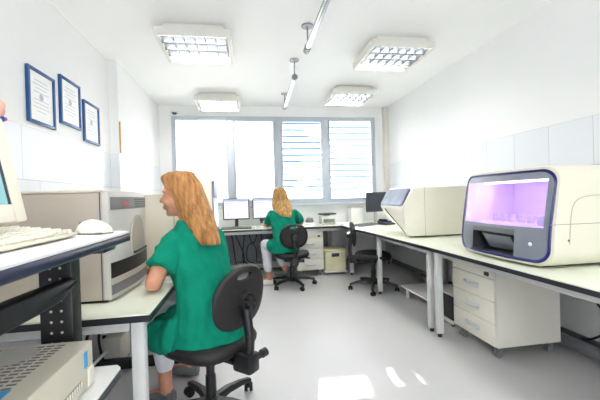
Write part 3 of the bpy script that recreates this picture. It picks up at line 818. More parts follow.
# front panel as a fine grid with two openings
WY0, WY1, WZ_0, WZ_1 = -.335, .345, .225, .500
TY0, TY1, TZ_0, TZ_1 = -.165, .215, .045, .205
ys = sorted(set([round(-YH+.03+i*(2*YH-.06)/40, 4) for i in range(41)] + [WY0, WY1, TY0, TY1]))
zs = sorted(set([round(B0+.03+i*(2*ZH-.06)/28, 4) for i in range(29)] + [WZ_0, WZ_1, TZ_0, TZ_1]))
def inr(y, z, m=.034):
    ay = abs(y)-(YH-m-(RC-m)); az = abs(z-ZM)-(ZH-m-(RC-m))
    return not (ay > 0 and az > 0 and math.hypot(ay, az) > RC-m+.012)
up_, lo_ = MB(), MB()
for sel, keep in ((up_, lambda z: z > .215), (lo_, lambda z: z <= .215)):
    vd = {}
    def V(y, z):
        if (y, z) not in vd: vd[(y, z)] = sel.bm.verts.new((fx(y, z)+.006, y, z))
        return vd[(y, z)]
    for a, b in zip(ys, ys[1:]):
        for c, d in zip(zs, zs[1:]):
            my, mz = (a+b)/2, (c+d)/2
            if not keep(mz) or not inr(my, mz): continue
            if WY0 < my < WY1 and WZ_0 < mz < WZ_1: continue
            if TY0 < my < TY1 and TZ_0 < mz < TZ_1: continue
            sel.bm.faces.new((V(a, c), V(a, d), V(b, d), V(b, c)))
up_.build('window_surround', M['panel_grey'], t, 40)
lo_.build('lower_panel', M['panel_grey'], t, 40)
def pocket(y0, y1, z0, z1, depth, n=16):
    m = MB(); yy = [y0+(y1-y0)*i/n for i in range(n+1)]
    lp = [(y, z0) for y in yy] + [(y, z1) for y in yy[::-1]]
    front = [Vector((fx(y, z)+.007, y, z)) for y, z in lp]; back = [Vector((depth, y, z)) for y, z in lp]
    m.loft([front, back], caps=False)
    bv = m.bm.verts; bv.ensure_lookup_table(); k = len(lp)
    m.bm.faces.new([bv[k+i] for i in range(k)]); return m
ch = pocket(WY0, WY1, WZ_0, WZ_1, .48).build('chamber', M['violet'], t)
MB().box((.20, -.28, WZ_1-.010), (.225, .30, WZ_1-.002), .002).build('violet_lamp', M['violet_lamp'], ch)
MB().box((.27, -.332, .43), (.43, -.30, .452), .003).build('side_rail', M['dark_grey'], ch)
MB().box((.15, WY0+.001, WZ_0+.001), (.40, -.2, WZ_0+.055), .004).build('side_shelf', M['violet'], ch)
rk = MB()
for i in range(6): rk.cyl((.25, .25-.075*i, WZ_0+.001), (.25, .25-.075*i, WZ_0+.05), .02, .018, 14)
rk.build('sample_cups', M['violet'], ch)
by = pocket(TY0, TY1, TZ_0, TZ_1, .17).build('display_bay', M['dark_grey'], t)
T = Matrix.Translation((.075, .0, .115)) @ Matrix.Rotation(math.radians(-28), 4, 'Y')
MB().box((-.012, -.135, -.06), (.0, .135, .06), .004, T).build('touch_screen', M['black'], by)
MB().box((-.0135, -.118, -.05), (-.0119, .118, .05), .0, T).build('screen_glass', M['panel_grey'], by)
MB().box((.03, TY0+.002, TZ_1-.035), (.15, TY1-.002, TZ_1-.002), .003).build('bay_hood', M['mid_grey'], by)
pg = MB(); n = 12; yy = [WY0-.004+(WY1-WY0+.008)*i/n for i in range(n+1)]
lp = [(y, WZ_0-.004) for y in yy] + [(y, WZ_1+.004) for y in yy[::-1]]
A = [pg.bm.verts.new((fx(y, z)+.0095, y, z)) for y, z in lp]; B = [pg.bm.verts.new((fx(y, z)+.0125, y, z)) for y, z in lp]; k = len(lp)
for i in range(n):
    pg.bm.faces.new((A[i], A[i+1], A[k-2-i], A[k-1-i])); pg.bm.faces.new((B[i], B[k-1-i], B[k-2-i], B[i+1]))
pg.build('window_glass', M['screen_glass'], t)
MB().sph((fx(-.27, .13)+.004, -.27, .13), (.006, .012, .012), 14).build('power_button', M['white'], t)
# side door outline, seam and keyhole on the flank facing the viewer
sm = MB()
pth = [(.16, .14), (.17, .27), (.185, .34), (.22, .38), (.30, .398), (.45, .40), (.62, .40)]
sm.tube([(x, -YH-.0005, z) for x, z, in [(p.x, p.z) for p in spline([(a, 0, b) for a, b in pth], 5)]], .0028, 6)
sm.build('door_outline', mat('panel_shadow_gap', '#b9b6a8', .6), t)
MB().box((.035, -YH-.0012, .246), (.70, -YH+.004, .249)).build('panel_seam', M['mid_grey'], t)
MB().sph((.155, -YH, .16), (.006, .003, .006), 10).build('keyhole', M['dark_grey'], t)
MB().box((.10, -YH+.1, 0), (.68, YH-.1, .014)).build('plinth', M['dark_grey'], t)

# ------------------------------------------------------------------ smaller analyser with tilted screen
t = thing('bench_analyser', 'smaller cream analyser with tilted navy rimmed screen on the far right bench', 'laboratory instrument', (1.55, 3.44, BZ))
Yn, Yf_ = -.30, .30
prof = [(.02, .012), (-.008, .07), (-.022, .15), (-.032, .23), (-.035, .29), (-.03, .315), (.075, .495), (.10, .508), (.80, .508), (.84, .47), (.84, .012)]
bd = MB(); n = len(prof)
secs = []
for f in (0, .03, .1, .3, .5, .7, .85, .95, 1.):
    y = Yn+(Yf_-Yn)*f; ring = []
    sh_ = .012 if f in (0, 1.) else (.003 if f == .03 else 0)
    for i, (x, z) in enumerate(prof):
        xx = x; zz = z; yy_ = y
        if i <= 4: xx += .36*f**1.2*(1-z/.30)**1.8 + .03*max(0, f-.85)/.15
        cx, cz = .3, .26; l_ = math.hypot(xx-cx, zz-cz)
        xx -= (xx-cx)/l_*sh_; zz -= (zz-cz)/l_*sh_
        ring.append((xx, yy_, zz))
    secs.append(ring)
bd.loft(secs); 
bmesh.ops.bevel(bd.bm, geom=[e for e in bd.bm.edges if abs((e.verts[0].co-e.verts[1].co).normalized().y) > .9], offset=.010, segments=2, affect='EDGES')
bd.build('casing', M['cream'], t, 32)
a = math.atan2(.18, .105); nrm = Vector((-math.sin(a), 0, math.cos(a)))
cen = Vector((.0225, 0, .405)) ; ux = Vector((math.cos(a), 0, math.sin(a)))
def quad(hw, hl, lift0, lift1, r=.03):
    m = MB(); rg = []
    for lf in (lift0, lift1): rg.append([cen+nrm*lf+ux*q[0]+Vector((0, q[1], 0)) for q in rrect(-hl, -hw, hl, hw, r)])
    return m.loft(rg)
quad(.275, .100, -.004, .005).build('screen_rim', M['navy'], t)
quad(.255, .088, .003, .007).build('screen', mat('reflective_display', '#5f6d84', .2, spec=.25, var=.15, nscale=6, emit=.04), t)
sm = MB()
sm.tube(spline([(-.036, .12, .285), (-.014, .05, .22), (.026, -.05, .13), (.058, -.17, .03)], 6), .006, 8)
sm.build('front_groove', M['dark_grey'], t)
MB().box((.20, Yn-.0006, .02), (.2035, Yn+.01, .505)).build('panel_seam', M['taupe'], t)
MB().box((.46, -.26, 0), (.78, .26, .014)).build('plinth', M['dark_grey'], t)

# ------------------------------------------------------------------ window bench equipment
def monitor(label, w, h, loc, rz, on=True, zlift=.125):
    t = thing('monitor', label, 'monitor', loc, rz, 'flat monitors')
    z0 = zlift; b = MB(); e = .017
    b.box((-w/2, -.012, z0), (-w/2+e, .02, z0+h), .003).box((w/2-e, -.012, z0), (w/2, .02, z0+h), .003)
    b.box((-w/2+e, -.012, z0), (w/2-e, .02, z0+e), .003).box((-w/2+e, -.012, z0+h-e), (w/2-e, .02, z0+h), .003)
    b.box((-w/2+.01, .0, z0+.01), (w/2-.01, .045, z0+h-.01), .008)
    b.build('bezel', M['dark_grey'], t)
    s = MB().box((-w/2+e-.001, -.006, z0+e-.001), (w/2-e+.001, 0, z0+h-e+.001)).build('screen', M['screen_on'] if on else M['screen_off'], t)
    if on:
        g = MB().box((-w/2+.02, -.0075, z0+h-.045), (w/2-.02, -.0058, z0+h-.024))
        g.box((-w/2+.03, -.0075, z0+h-.075), (0, -.0058, z0+h-.068)).box((w*.1, -.0075, z0+h-.06), (w*.36, -.0058, z0+h-.052))
        g.box((-w/2+.06, -.0075, z0+.07), (-w/2+.10, -.0058, z0+.08))
        g.build('toolbar', M['screen_ui'], s)
    MB().box((-.025, .02, .01), (.025, .05, z0+h*.4), .006).lathe([(.0001, 0), (.10, 0), (.10, .008), (.06, .016), (.0001, .016)], (0, .02, 0)).build('stand', M['dark_grey'] if on else M['light_grey'], t)
    return t
monitor('dark framed monitor with white screen on the window bench, left one of the pair', .40, .325, (-.152, 5.30, BZ), 0)
monitor('dark framed monitor with white screen on the window bench, partly hidden by the blonde woman', .40, .325, (.295, 5.29, BZ), math.radians(-4))
monitor('monitor with blank dark screen at the right end of the window', .36, .30, (1.99, 5.0, BZ), math.radians(14), False, .18)
def dark_keyboard(label, loc, rz, m):
    t = thing('keyboard', label, 'keyboard', loc, rz)
    MB().prism([(-.075, 0), (.075, 0), (.075, .024), (-.075, .012)], 0, -.22, .22, .003).build('case', M[m], t)
    k = MB()
    for i in range(5):
        for j in range(15): k.box((-.2+.0275*j-.01, -.06+.027*i-.01, .012+.002*i), (-.2+.0275*j+.01, -.06+.027*i+.01, .022+.002*i))
    k.build('keys', M['mid_grey'], t)
dark_keyboard('dark keyboard on the window bench below the left white screened monitor', (-.15, 5.06, BZ), 0, 'dark_grey')
dark_keyboard('grey keyboard on the right corner bench in front of the black monitor', (1.72, 4.72, BZ), math.radians(35), 'mid_grey')
t = thing('barcode_scanner', 'small dark hand scanner on a white stand on the window bench between the monitors', 'scanner', (.22, 5.10, BZ))
MB().lathe([(.0001, 0), (.05, 0), (.045, .02), (.015, .03), (.012, .07), (.0001, .07)]).build('base', M['white'], t)
MB().tube(spline([(0, 0, .065), (0, .005, .10), (.0, -.02, .12), (0, -.06, .125)], 5), .018, 12).box((-.03, -.085, .105), (.03, -.045, .145), .008).build('head', M['dark_grey'], t)
MB_ = MB(); rr = [[(.03*s*math.cos(a_), .05*s*math.sin(a_), z) for a_ in [2*PI*i/20 for i in range(20)]] for s, z in ((1, 0), (1, .012), (.8, .026), (.4, .033))]
tag(at(MB_.loft(rr).build('computer_mouse', M['white']), (.12, 5.0, BZ)), 'white computer mouse on the window bench beside the seated blonde woman', 'mouse')
t = thing('bench_stirrer', 'small grey domed device on the window bench right of the blonde woman', 'laboratory device', (.97, 5.22, BZ))
MB().lathe([(.0001, 0), (.085, 0), (.085, .03), (.07, .04), (.0001, .04)]).build('base', M['white'], t)
MB().lathe([(.066, .04), (.066, .07), (.05, .105), (.025, .12), (.0001, .123)]).build('dome', M['mid_grey'], t)
t = thing('bench_scale', 'pale grey boxed bench scale with dark top plate on the window bench', 'scale', (1.27, 5.30, BZ))
MB().box((-.11, -.13, .01), (.11, .13, .135), .012).build('body', M['balance'], t)
MB().box((-.09, -.133, .03), (.09, -.128, .085), .003).build('front_panel', M['mid_grey'], t)
MB().box((-.125, -.12, .15), (.125, .12, .172), .006).cyl((0, 0, .13), (0, 0, .155), .05).build('top_plate', M['dark_grey'], t)
for sx in (-.09, .09):
    for sy in (-.1, .1): MB().cyl((sx, sy, 0), (sx, sy, .012), .012).build('foot', M['black'], t)
tag(at(MB().box((-.10, -.07, 0), (.10, .07, .014), .002).build('paper_stack', M['paper']), (1.46, 5.10, BZ)), 'low stack of white papers on the window bench right of the scale', 'paper')
t = thing('storage_carton', 'white carton on the window bench against the wall under the rightmost pane', 'box', (1.80, 5.47, BZ))
MB().box((-.10, -.08, 0), (.10, .08, .235), .004).build('body', M['white'], t)
MB().box((-.103, -.083, .235), (.103, .083, .255), .003).build('lid', M['light_grey'], t)
tag(at(MB().box((-.11, -.08, 0), (.11, .08, .012), .002).build('paper_stack', M['paper']), (1.83, 4.98, BZ)), 'white papers on the right corner bench at the foot of the black monitor', 'paper')
t = thing('desk_phone', 'black desk telephone with blue keypad on the right corner bench by the black monitor', 'telephone', (2.02, 4.72, BZ), math.radians(20))
MB().prism([(-.09, 0), (.09, 0), (.09, .06), (-.09, .02)], 0, -.09, .09, .005).build('body', M['dark_grey'], t)
MB().box((-.085, -.08, .05), (-.04, .08, .085), .012).build('handset', M['black'], t)
MB().box((-.01, -.05, .035), (.06, .04, .056), .003).build('keypad', M['blue'], t)

# ------------------------------------------------------------------ people
def volume(build_fn, voxel, smooth=4, wrinkle=None):
    """closed overlapping shapes fused to one skin by voxel remesh; returns a bmesh"""
    mb = MB(); build_fn(mb)
    bmesh.ops.recalc_face_normals(mb.bm, faces=mb.bm.faces[:])
    me = bpy.data.meshes.new('tmp'); mb.bm.to_mesh(me); mb.bm.free()
    o = bpy.data.objects.new('tmp', me); COL.objects.link(o)
    r = o.modifiers.new('r', 'REMESH'); r.mode = 'VOXEL'; r.voxel_size = voxel
    if smooth:
        s = o.modifiers.new('s', 'SMOOTH'); s.iterations = smooth; s.factor = .5
    dg = bpy.context.evaluated_depsgraph_get(); dg.update()
    ev = bpy.data.meshes.new_from_object(o.evaluated_get(dg))
    bpy.data.objects.remove(o); bpy.data.meshes.remove(me)
    out = MB(); out.bm.from_mesh(ev); bpy.data.meshes.remove(ev)
    if wrinkle:
        amp, sc = wrinkle
        out.bm.normal_update()
        for v in out.bm.verts:
            p = Vector((v.co.x*sc[0], v.co.y*sc[1], v.co.z*sc[2]))
            p.z += .35*p.x; p.x += .25*p.z
            v.co += v.normal*amp*(.7-2.2*abs(noise.noise(p))+.35*noise.noise(p*2.1))
    return out
def capsule(mb, p0, p1, r0, r1, n=14):
    p0, p1 = Vector(p0), Vector(p1); d = (p1-p0); L_ = d.length; d.normalize()
    a = d.orthogonal().normalized(); b = d.cross(a); rings = []
    prof = [(-r0*.98, r0*.2), (-r0*.7, r0*.71), (0, r0), (L_*.35, r0*.65+r1*.35), (L_*.7, r0*.3+r1*.7), (L_, r1), (L_+r1*.7, r1*.71), (L_+r1*.98, r1*.2)]
    for t_, r in prof: rings.append([p0+d*t_+(a*math.cos(2*PI*k/n)+b*math.sin(2*PI*k/n))*r for k in range(n)])
    mb.loft(rings)
def sleeve(mb, p0, p1, r0, r1, n=20):
    p0, p1 = Vector(p0), Vector(p1); d = p1-p0; L_ = d.length; d.normalize(); a = d.orthogonal().normalized(); b = d.cross(a)
    mb.loft([[p0+d*t_+(a*math.cos(2*PI*k/n)+b*math.sin(2*PI*k/n))*r for k in range(n)] for t_, r in
             ((-r0*.95, r0*.25), (-r0*.65, r0*.75), (0, r0), (L_*.5, (r0+r1)/2), (L_*.96, r1), (L_, r1*.97))])
def sections(mb, secs, n=24, power=2.3):
    """secs: (centre, right vector*rx, forward vector*ry)"""
    rings = []
    for c, rx, ry in secs:
        c, rx, ry = Vector(c), Vector(rx), Vector(ry); ring = []
        for k in range(n):
            a = 2*PI*k/n; x, y = math.cos(a), math.sin(a); e = 2/power
            ring.append(c+rx*math.copysign(abs(x)**e, x)+ry*math.copysign(abs(y)**e, y))
        rings.append(ring)
    mb.loft(rings)
def hand(mb, wrist, d, up, side, curl=.5):
    """wrist point, finger direction d, back-of-hand direction up, side=+1 if thumb lies along d x up"""
    d = Vector(d).normalized(); up = Vector(up); up = (up-d*up.dot(d)).normalized(); s = d.cross(up).normalized()*side
    w = Vector(wrist)
    sections(mb, [(w-d*.01, s*.024, up*.018), (w+d*.03, s*.034, up*.016), (w+d*.075, s*.040, up*.014), (w+d*.092, s*.037, up*.011)], 14)
    for k, (o, L_) in enumerate(((.029, .070), (.010, .080), (-.010, .075), (-.029, .058))):
        p = w+d*.085+s*o; dd = d.copy(); r = .0088-.0004*k
        for j, f in enumerate((.45, .32, .23)):
            ang = curl*(.4+.55*j); dv = (d*math.cos(ang)-up*math.sin(ang)+s*o*.8).normalized()
            q = p+dv*L_*f; capsule(mb, p, q, r*(1-.08*j), r*(.94-.08*j), 10); p = q
    p = w+d*.022+s*.026
    for j, (L_, aa) in enumerate(((.04, .75), (.03, .5), (.024, .3))):
        dv = (d*math.cos(aa)+s*math.sin(aa)-up*.25*(j+1)*curl).normalized(); q = p+dv*L_
        capsule(mb, p, q, .0115-.001*j, .0105-.001*j, 10); p = q
def head_shapes(mb, c, f, u):
    f = Vector(f).normalized(); u = Vector(u); u = (u-f*u.dot(f)).normalized(); r = f.cross(u).normalized(); c = Vector(c)
    def E(o, rad):
        Mx = Matrix((r, f, u)).transposed().to_4x4()
        mb.sph(c+r*o[0]+f*o[1]+u*o[2], rad, 24, Mx)
    E((0, -.012, .03), (.074, .094, .082))            # cranium
    E((0, .028, -.02), (.060, .066, .080))            # face block
    E((0, .040, -.072), (.042, .044, .036))           # jaw
    E((0, .072, -.088), (.020, .018, .017))           # chin
    for s in (-1, 1):
        E((s*.036, .062, -.028), (.022, .020, .020))  # cheek
        E((s*.076, -.012, -.012), (.009, .018, .030)) # ear
        E((s*.030, .067, .034), (.026, .014, .010))   # brow ridge
    P = lambda o: c+r*o[0]+f*o[1]+u*o[2]
    for s in (-1, 1): E((s*.031, .0655, .0130), (.015, .0125, .0085))
    capsule(mb, P((0, .076, .026)), P((0, .106, -.016)), .0085, .0105)   # nose
    for s in (-1, 1): E((s*.010, .092, -.021), (.008, .009, .007))
    E((0, .090, -.048), (.021, .010, .006)); E((0, .087, -.060), (.018, .010, .007))   # lips
    return P, r, f, u
def face_parts(body, P, r, f, u, root):
    Mx = Matrix((r, f, u)).transposed().to_4x4()
    for s in (-1, 1):
        e = MB().sph(P((s*.031, .0645, .006))-root, (.012, .010, .0055), 16, Mx).build('eye', M['eye'], body, 80)
        MB().sph(P((s*.031, .0725, .003))-root, (.0055, .003, .005), 12, Mx).build('iris', M['iris'], e, 80)
        MB().tube([P((s*q, w, z))-root for q, w, z in ((.014, .082, .029), (.03, .080, .036), (.048, .066, .030))], .0032, 8).build('eyebrow', M['brow'], body)
        MB().tube([P((s*q, w, z))-root for q, w, z in ((.018, .0755, .007), (.031, .0775, .0085), (.046, .064, .005))], .0022, 6).build('eyelash', M['brow'], body)
    MB().sph(P((0, .0965, -.0485))-root, (.017, .005, .0035), 12, Mx).sph(P((0, .0935, -.0575))-root, (.014, .006, .0045), 12, Mx).build('lips', M['lip'], body, 80)

def hair_mesh(rings, strands, root, mname, body, seed):
    """rings: (centre, a vector, b vector) ellipses from crown to tips; ridged by strand tubes"""
    rnd = random.Random(seed)
    def shape(mb):
        sections(mb, rings, 36, 2.1)
    m = volume(shape, .008, 3)
    m.bm.normal_update()
    def pt(i, a, s):
        c, x, y = rings[i]; return Vector(c)+Vector(x)*math.cos(a)*s+Vector(y)*math.sin(a)*s
    for k in range(strands):
        a = 2*PI*k/strands+rnd.uniform(-.05, .05); s = rnd.uniform(.94, 1.03); w = rnd.uniform(-.22, .22); i0 = rnd.randint(1, 2); end = len(rings)-rnd.choice((0, 0, 0, 1))
        pts = [pt(i, a+w*(i/len(rings))**2, s*(1 if i < len(rings)-1 else rnd.uniform(.8, 1.0))) for i in range(i0, end)]
        if len(pts) < 3: continue
        sp_ = spline(pts, 5); n_ = len(sp_)
        m.tube(sp_, [max(.0008, .0055*math.sin(PI*(.12+.83*q/(n_-1)))) for q in range(n_)], 6)
    m.shift(-root)
    return m.build('hair', M[mname], body, 70)

# ---------- woman at the left bench
root = Vector((-.19, 1.87, 0))
w1 = thing('person', 'woman with long copper hair in green scrubs seated at the left bench, seen from behind', 'person', root)
fwd = Vector((math.cos(math.radians(122)), math.sin(math.radians(122)), 0)); rgt = Vector((fwd.y, -fwd.x, 0)); Zv = Vector((0, 0, 1))
hc = Vector((-.352, 1.93, 1.200)); hf = Vector((-.985, .10, -.12)); hu = Vector((-.12, 0, 1))
neck0 = Vector((-.275, 1.92, 1.02)); pel = Vector((-.205, 1.86, .53))
shL = Vector((-.385, 1.82, .95)); shR = Vector((-.195, 1.97, .935))
elL = Vector((-.445, 1.70, .785)); wrL = Vector((-.485, 1.905, .775)); elR = Vector((-.30, 2.20, .79)); wrR = Vector((-.50, 2.24, .775))
hipL = pel-rgt*.095; hipR = pel+rgt*.095
knL = Vector((-.505, 2.08, .53)); anL = Vector((-.490, 2.06, .10)); knR = Vector((-.36, 2.30, .53)); anR = Vector((-.40, 2.36, .10))
PP = {}
def w1_body(mb):
    PP['w1'] = head_shapes(mb, hc, hf, hu)
    capsule(mb, neck0-Zv*.03, hc+Vector((.02, 0, -.06)), .056, .052)
    sections(mb, [(pel-Zv*.05, rgt*.14, fwd*.10), (pel+Zv*.1, rgt*.14, fwd*.10), (Vector((-.24, 1.88, .75)), rgt*.13, fwd*.085), (Vector((-.27, 1.90, .93)), rgt*.15, fwd*.085), (neck0-Zv*.02, rgt*.09, fwd*.06)], 20)
    for sh, el, wr, sd in ((shL, elL, wrL, 1), (shR, elR, wrR, -1)):
        capsule(mb, sh, el, .045, .039); capsule(mb, el, el+(wr-el)*.35, .041, .040); capsule(mb, el+(wr-el)*.3, wr, .040, .025)
    hand(mb, wrL, (-.12, 1, -.08), (0, .1, 1), 1, .45)
    hand(mb, wrR, (-1, -.15, -.1), (0, 0, 1), -1, .45)
    for h_, k_, a_ in ((hipL, knL, anL), (hipR, knR, anR)):
        capsule(mb, h_, k_, .075, .056); capsule(mb, k_, a_, .054, .036)
        ft = Vector((-.9, .35, 0)).normalized()
        capsule(mb, a_-Zv*.03-ft*.02, a_+ft*.12-Zv*.062, .034, .026)
b1 = volume(w1_body, .006, 3).shift(-root).build('body', M['skin'], w1, 80)
face_parts(b1, *PP['w1'], root)
def w1_tunic(mb):
    sections(mb, [(pel+Vector((-.01, .0, -.085)), rgt*.215, fwd*.17), (pel+Vector((0, 0, -.03)), rgt*.195, fwd*.158), (pel+Zv*.08, rgt*.172, fwd*.130), (Vector((-.23, 1.87, .72)), rgt*.156, fwd*.115),
                  (Vector((-.255, 1.885, .83)), rgt*.160, fwd*.112), (Vector((-.275, 1.895, .92)), rgt*.168, fwd*.106), (Vector((-.278, 1.905, .985)), rgt*.160, fwd*.088), (Vector((-.285, 1.915, 1.03)), rgt*.095, fwd*.068), (Vector((-.298, 1.918, 1.062)), rgt*.066, fwd*.060)], 28)
    sleeve(mb, shL+Vector((.01, .01, .0)), shL+(elL-shL)*.66, .062, .069); sleeve(mb, shR, shR+(elR-shR)*.66, .060, .068)
    # flap over the left thigh
    sections(mb, [(hipL+Zv*.02, rgt*.10, Zv*.085), (hipL+(knL-hipL)*.45, rgt*.094, Zv*.078), (hipL+(knL-hipL)*.62+Vector((-.02, -.02, -.03)), rgt*.088, Zv*.072)], 18)
    sections(mb, [(hipL+Vector((-.03, -.05, -.02)), Vector((.10, .03, 0)), Vector((0, .03, .09))), (hipL+Vector((-.19, .03, -.055)), Vector((.05, .03, 0)), Vector((-.02, .02, .075)))], 18)
    sections(mb, [(hipR+Zv*.02, rgt*.09, Zv*.085), (hipR+(knR-hipR)*.5, rgt*.085, Zv*.075)], 18)
tm_ = volume(w1_tunic, .0065, 5, (.011, (13, 13, 4.5)))
tm_.shift(-root).build('tunic', M['green'], w1, 80)
def w1_trousers(mb):
    for h_, k_, a_ in ((hipL, knL, anL), (hipR, knR, anR)):
        capsule(mb, h_-Zv*.01, k_, .085, .068); capsule(mb, k_, k_+(a_-k_)*.70, .067, .052)
    sections(mb, [(pel-Zv*.065, rgt*.17, fwd*.14), (pel+Zv*.05, rgt*.15, fwd*.12)], 20)
volume(w1_trousers, .008, 3, (.004, (14, 14, 9))).shift(-root).build('trousers', M['trouser'], w1, 80)
def shoe_shape(mb, a_, ft):
    ft = Vector(ft).normalized(); s = Vector((ft.y, -ft.x, 0)); b0 = Vector((a_.x, a_.y, 0))
    sections(mb, [(b0-ft*.055+Zv*.045, s*.022, Zv*.040), (b0-ft*.03+Zv*.05, s*.034, Zv*.050), (b0+ft*.04+Zv*.042, s*.038, Zv*.042), (b0+ft*.11+Zv*.030, s*.043, Zv*.030), (b0+ft*.165+Zv*.024, s*.034, Zv*.024), (b0+ft*.185+Zv*.02, s*.012, Zv*.015)], 18)
for a_ in (anL, anR):
    volume(lambda mb: shoe_shape(mb, a_, (-.9, .35, 0)), .006, 2).shift(-root).build('shoe', M['shoe_grey'], w1, 70)
X_ = Vector((1, 0, 0)); Y_ = Vector((0, 1, 0))
hr = [((-.335, 1.925, 1.336), X_*.025, Y_*.03), ((-.342, 1.925, 1.324), X_*.066, Y_*.066), ((-.350, 1.925, 1.290), X_*.096-Zv*.008, Y_*.086), ((-.330, 1.927, 1.245), X_*.094, Y_*.095), ((-.306, 1.925, 1.20), X_*.084, Y_*.099),
      ((-.288, 1.92, 1.15), X_*.084, Y_*.099), ((-.266, 1.905, 1.10), X_*.081, Y_*.096), ((-.240, 1.88, 1.05), X_*.070+Zv*.004, Y_*.091), ((-.214, 1.85, 1.0), X_*.062+Zv*.004, Y_*.082), ((-.195, 1.83, .96), X_*.054+Zv*.002, Y_*.070), ((-.186, 1.825, .940), X_*.05, Y_*.06)]
hair_mesh(hr, 90, root, 'hair', b1, 3)

# ---------- woman at the window bench
root = Vector((.56, 4.47, 0))
w2 = thing('person', 'honey blonde woman in green scrubs seated at the window bench, back to the viewer', 'person', root)
fwd = Vector((math.cos(math.radians(104)), math.sin(math.radians(104)), 0)); rgt = Vector((fwd.y, -fwd.x, 0))
hc = Vector((.455, 4.72, 1.195)); hf = Vector((-.18, .95, -.28)); hu = Vector((-.05, .28, 1))
neck0 = Vector((.485, 4.64, 1.01)); pel = Vector((.50, 4.47, .53))
shL = Vector((.335, 4.60, .95)); shR = Vector((.675, 4.66, .945))
elL = Vector((.30, 4.82, .80)); wrL = Vector((.30, 5.03, .775)); elR = Vector((.765, 4.80, .815)); wrR = Vector((.62, 4.99, .775))
hipL = pel-rgt*.095; hipR = pel+rgt*.09
knL = Vector((.245, 4.66, .54)); anL = Vector((.275, 4.60, .115)); knR = Vector((.38, 4.76, .53)); anR = Vector((.50, 4.60, .20))
def w2_body(mb):
    PP['w2'] = head_shapes(mb, hc, hf, hu)
    capsule(mb, neck0-Zv*.03, hc+Vector((.005, -.03, -.06)), .054, .050)
    sections(mb, [(pel-Zv*.05, rgt*.14, fwd*.10), (pel+Zv*.1, rgt*.14, fwd*.10), (Vector((.495, 4.55, .78)), rgt*.13, fwd*.085), (Vector((.495, 4.61, .93)), rgt*.15, fwd*.085), (neck0-Zv*.02, rgt*.09, fwd*.06)], 20)
    for sh, el, wr in ((shL, elL, wrL), (shR, elR, wrR)):
        capsule(mb, sh, el, .044, .038); capsule(mb, el, el+(wr-el)*.35, .040, .039); capsule(mb, el+(wr-el)*.3, wr, .038, .025)
    hand(mb, wrL, (-.05, 1, -.05), (0, 0, 1), 1, .4); hand(mb, wrR, (-.5, .8, -.05), (0, 0, 1), -1, .4)
    for h_, k_, a_, ft in ((hipL, knL, anL, (-.75, .1, 0)), (hipR, knR, anR, (-.6, .5, 0))):
        capsule(mb, h_, k_, .075, .056); capsule(mb, k_, a_, .054, .036); ft = Vector(ft).normalized()
        capsule(mb, a_-Zv*.03-ft*.02, a_+ft*.12-Zv*.062, .034, .026)
b2 = volume(w2_body, .007, 3).shift(-root).build('body', M['skin'], w2, 80)
face_parts(b2, *PP['w2'], root)
def w2_tunic(mb):
    sections(mb, [(pel+Vector((-.02, .0, -.07)), rgt*.205, fwd*.165), (pel+Vector((-.01, 0, -.02)), rgt*.185, fwd*.152), (pel+Zv*.09, rgt*.165, fwd*.128), (Vector((.495, 4.53, .74)), rgt*.158, fwd*.112),
                  (Vector((.49, 4.58, .84)), rgt*.170, fwd*.112), (Vector((.492, 4.61, .92)), rgt*.186, fwd*.105), (Vector((.492, 4.625, .985)), rgt*.158, fwd*.086), (Vector((.49, 4.64, 1.025)), rgt*.09, fwd*.066), (Vector((.482, 4.655, 1.045)), rgt*.066, fwd*.06)], 28)
    sleeve(mb, shL+Vector((.01, 0, .0)), shL+(elL-shL)*.72, .060, .064); sleeve(mb, shR-Vector((.01, 0, 0)), shR+(elR-shR)*.78, .060, .066)
    sections(mb, [(hipL+Zv*.01, rgt*.11, Zv*.09), (hipL+(knL-hipL)*.5, rgt*.09, Zv*.085)], 18)
    sections(mb, [(hipR+Zv*.01, rgt*.10, Zv*.09), (hipR+(knR-hipR)*.45, rgt*.09, Zv*.08)], 18)
volume(w2_tunic, .008, 4, (.011, (13, 13, 5))).shift(-root).build('tunic', M['green'], w2, 80)
def w2_trousers(mb):
    for h_, k_, a_ in ((hipL, knL, anL), (hipR, knR, anR)):
        capsule(mb, h_-Zv*.01, k_, .086, .072); capsule(mb, k_, k_+(a_-k_)*.76, .071, .058)
    sections(mb, [(pel-Zv*.055, rgt*.17, fwd*.14), (pel+Zv*.05, rgt*.15, fwd*.12)], 20)
volume(w2_trousers, .009, 3, (.004, (14, 14, 9))).shift(-root).build('trousers', M['trouser'], w2, 80)
volume(lambda mb: shoe_shape(mb, anL, (-.75, -.05, 0)), .006, 2).shift(-root).build('shoe', M['shoe_white'], w2, 70)
sh2 = volume(lambda mb: shoe_shape(mb, anR, (-.6, .5, 0)), .006, 2)
sh2.shift((-root.x, -root.y, .105)); sh2.build('shoe', M['shoe_grey'], w2, 70)
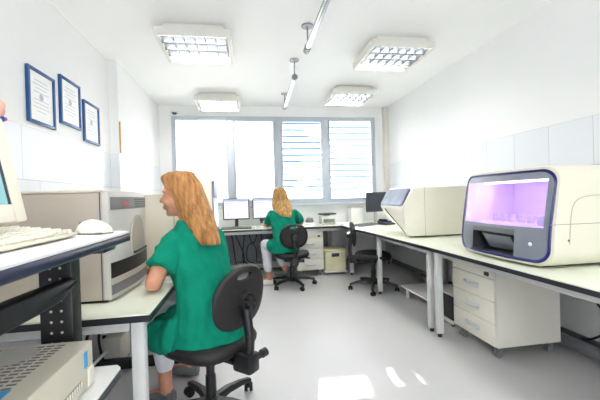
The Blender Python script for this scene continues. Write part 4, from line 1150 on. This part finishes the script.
hr = [((.46, 4.715, 1.316), X_*.03, Y_*.03), ((.46, 4.71, 1.305), X_*.06, Y_*.065), ((.46, 4.70, 1.278), X_*.084, Y_*.088), ((.462, 4.685, 1.24), X_*.094, Y_*.088), ((.466, 4.665, 1.19), X_*.100, Y_*.075),
      ((.472, 4.64, 1.13), X_*.112, Y_*.060), ((.478, 4.60, 1.07), X_*.122, Y_*.050), ((.485, 4.56, 1.01), X_*.120-Zv*.008, Y_*.042), ((.50, 4.53, .96), X_*.098-Zv*.012, Y_*.036), ((.525, 4.515, .915), X_*.062-Zv*.010, Y_*.028)]
hair_mesh(hr, 80, root, 'hair2', b2, 5)

# ------------------------------------------------------------------ light, world, camera
w = bpy.data.worlds.new('daylight'); SC.world = w; w.use_nodes = True
bg = w.node_tree.nodes['Background']; bg.inputs[0].default_value = (.90, .95, 1, 1); bg.inputs[1].default_value = 2.0
sun = bpy.data.lights.new('sun', 'SUN'); sun.energy = 9; sun.angle = .009; sun.color = (1, .97, .92)
so = bpy.data.objects.new('sun', sun); COL.objects.link(so)
so.rotation_euler = Vector((-.54, -3.5, -1.15)).to_track_quat('-Z', 'Y').to_euler(); so.location = (3, 9, 4)

F = 340.; yaw = math.atan(54/340); roll = .03; pitch = -2.6/340
fwv = Vector((math.sin(yaw)*math.cos(pitch), math.cos(yaw)*math.cos(pitch), math.sin(pitch)))
r0 = Vector((math.cos(yaw), -math.sin(yaw), 0)); u0 = r0.cross(fwv)
r2 = r0*math.cos(roll)-u0*math.sin(roll); u2 = u0*math.cos(roll)+r0*math.sin(roll)
cd = bpy.data.cameras.new('camera'); cd.sensor_width = 36; cd.lens = F/600*36; cd.clip_start = .02
co = bpy.data.objects.new('camera', cd); COL.objects.link(co)
Mx = Matrix((r2, u2, -fwv)).transposed().to_4x4(); Mx.translation = (0, 0, 1.17); co.matrix_world = Mx
SC.camera = co
SC.view_settings.view_transform = 'Standard'; SC.view_settings.look = 'None'
SC.view_settings.gamma = 1; SC.view_settings.use_curve_mapping = False
SC.view_settings.exposure = 2.35
SC.cycles.max_bounces = 10; SC.cycles.diffuse_bounces = 6; SC.cycles.transparent_max_bounces = 12
SC.cycles.sample_clamp_indirect = 6
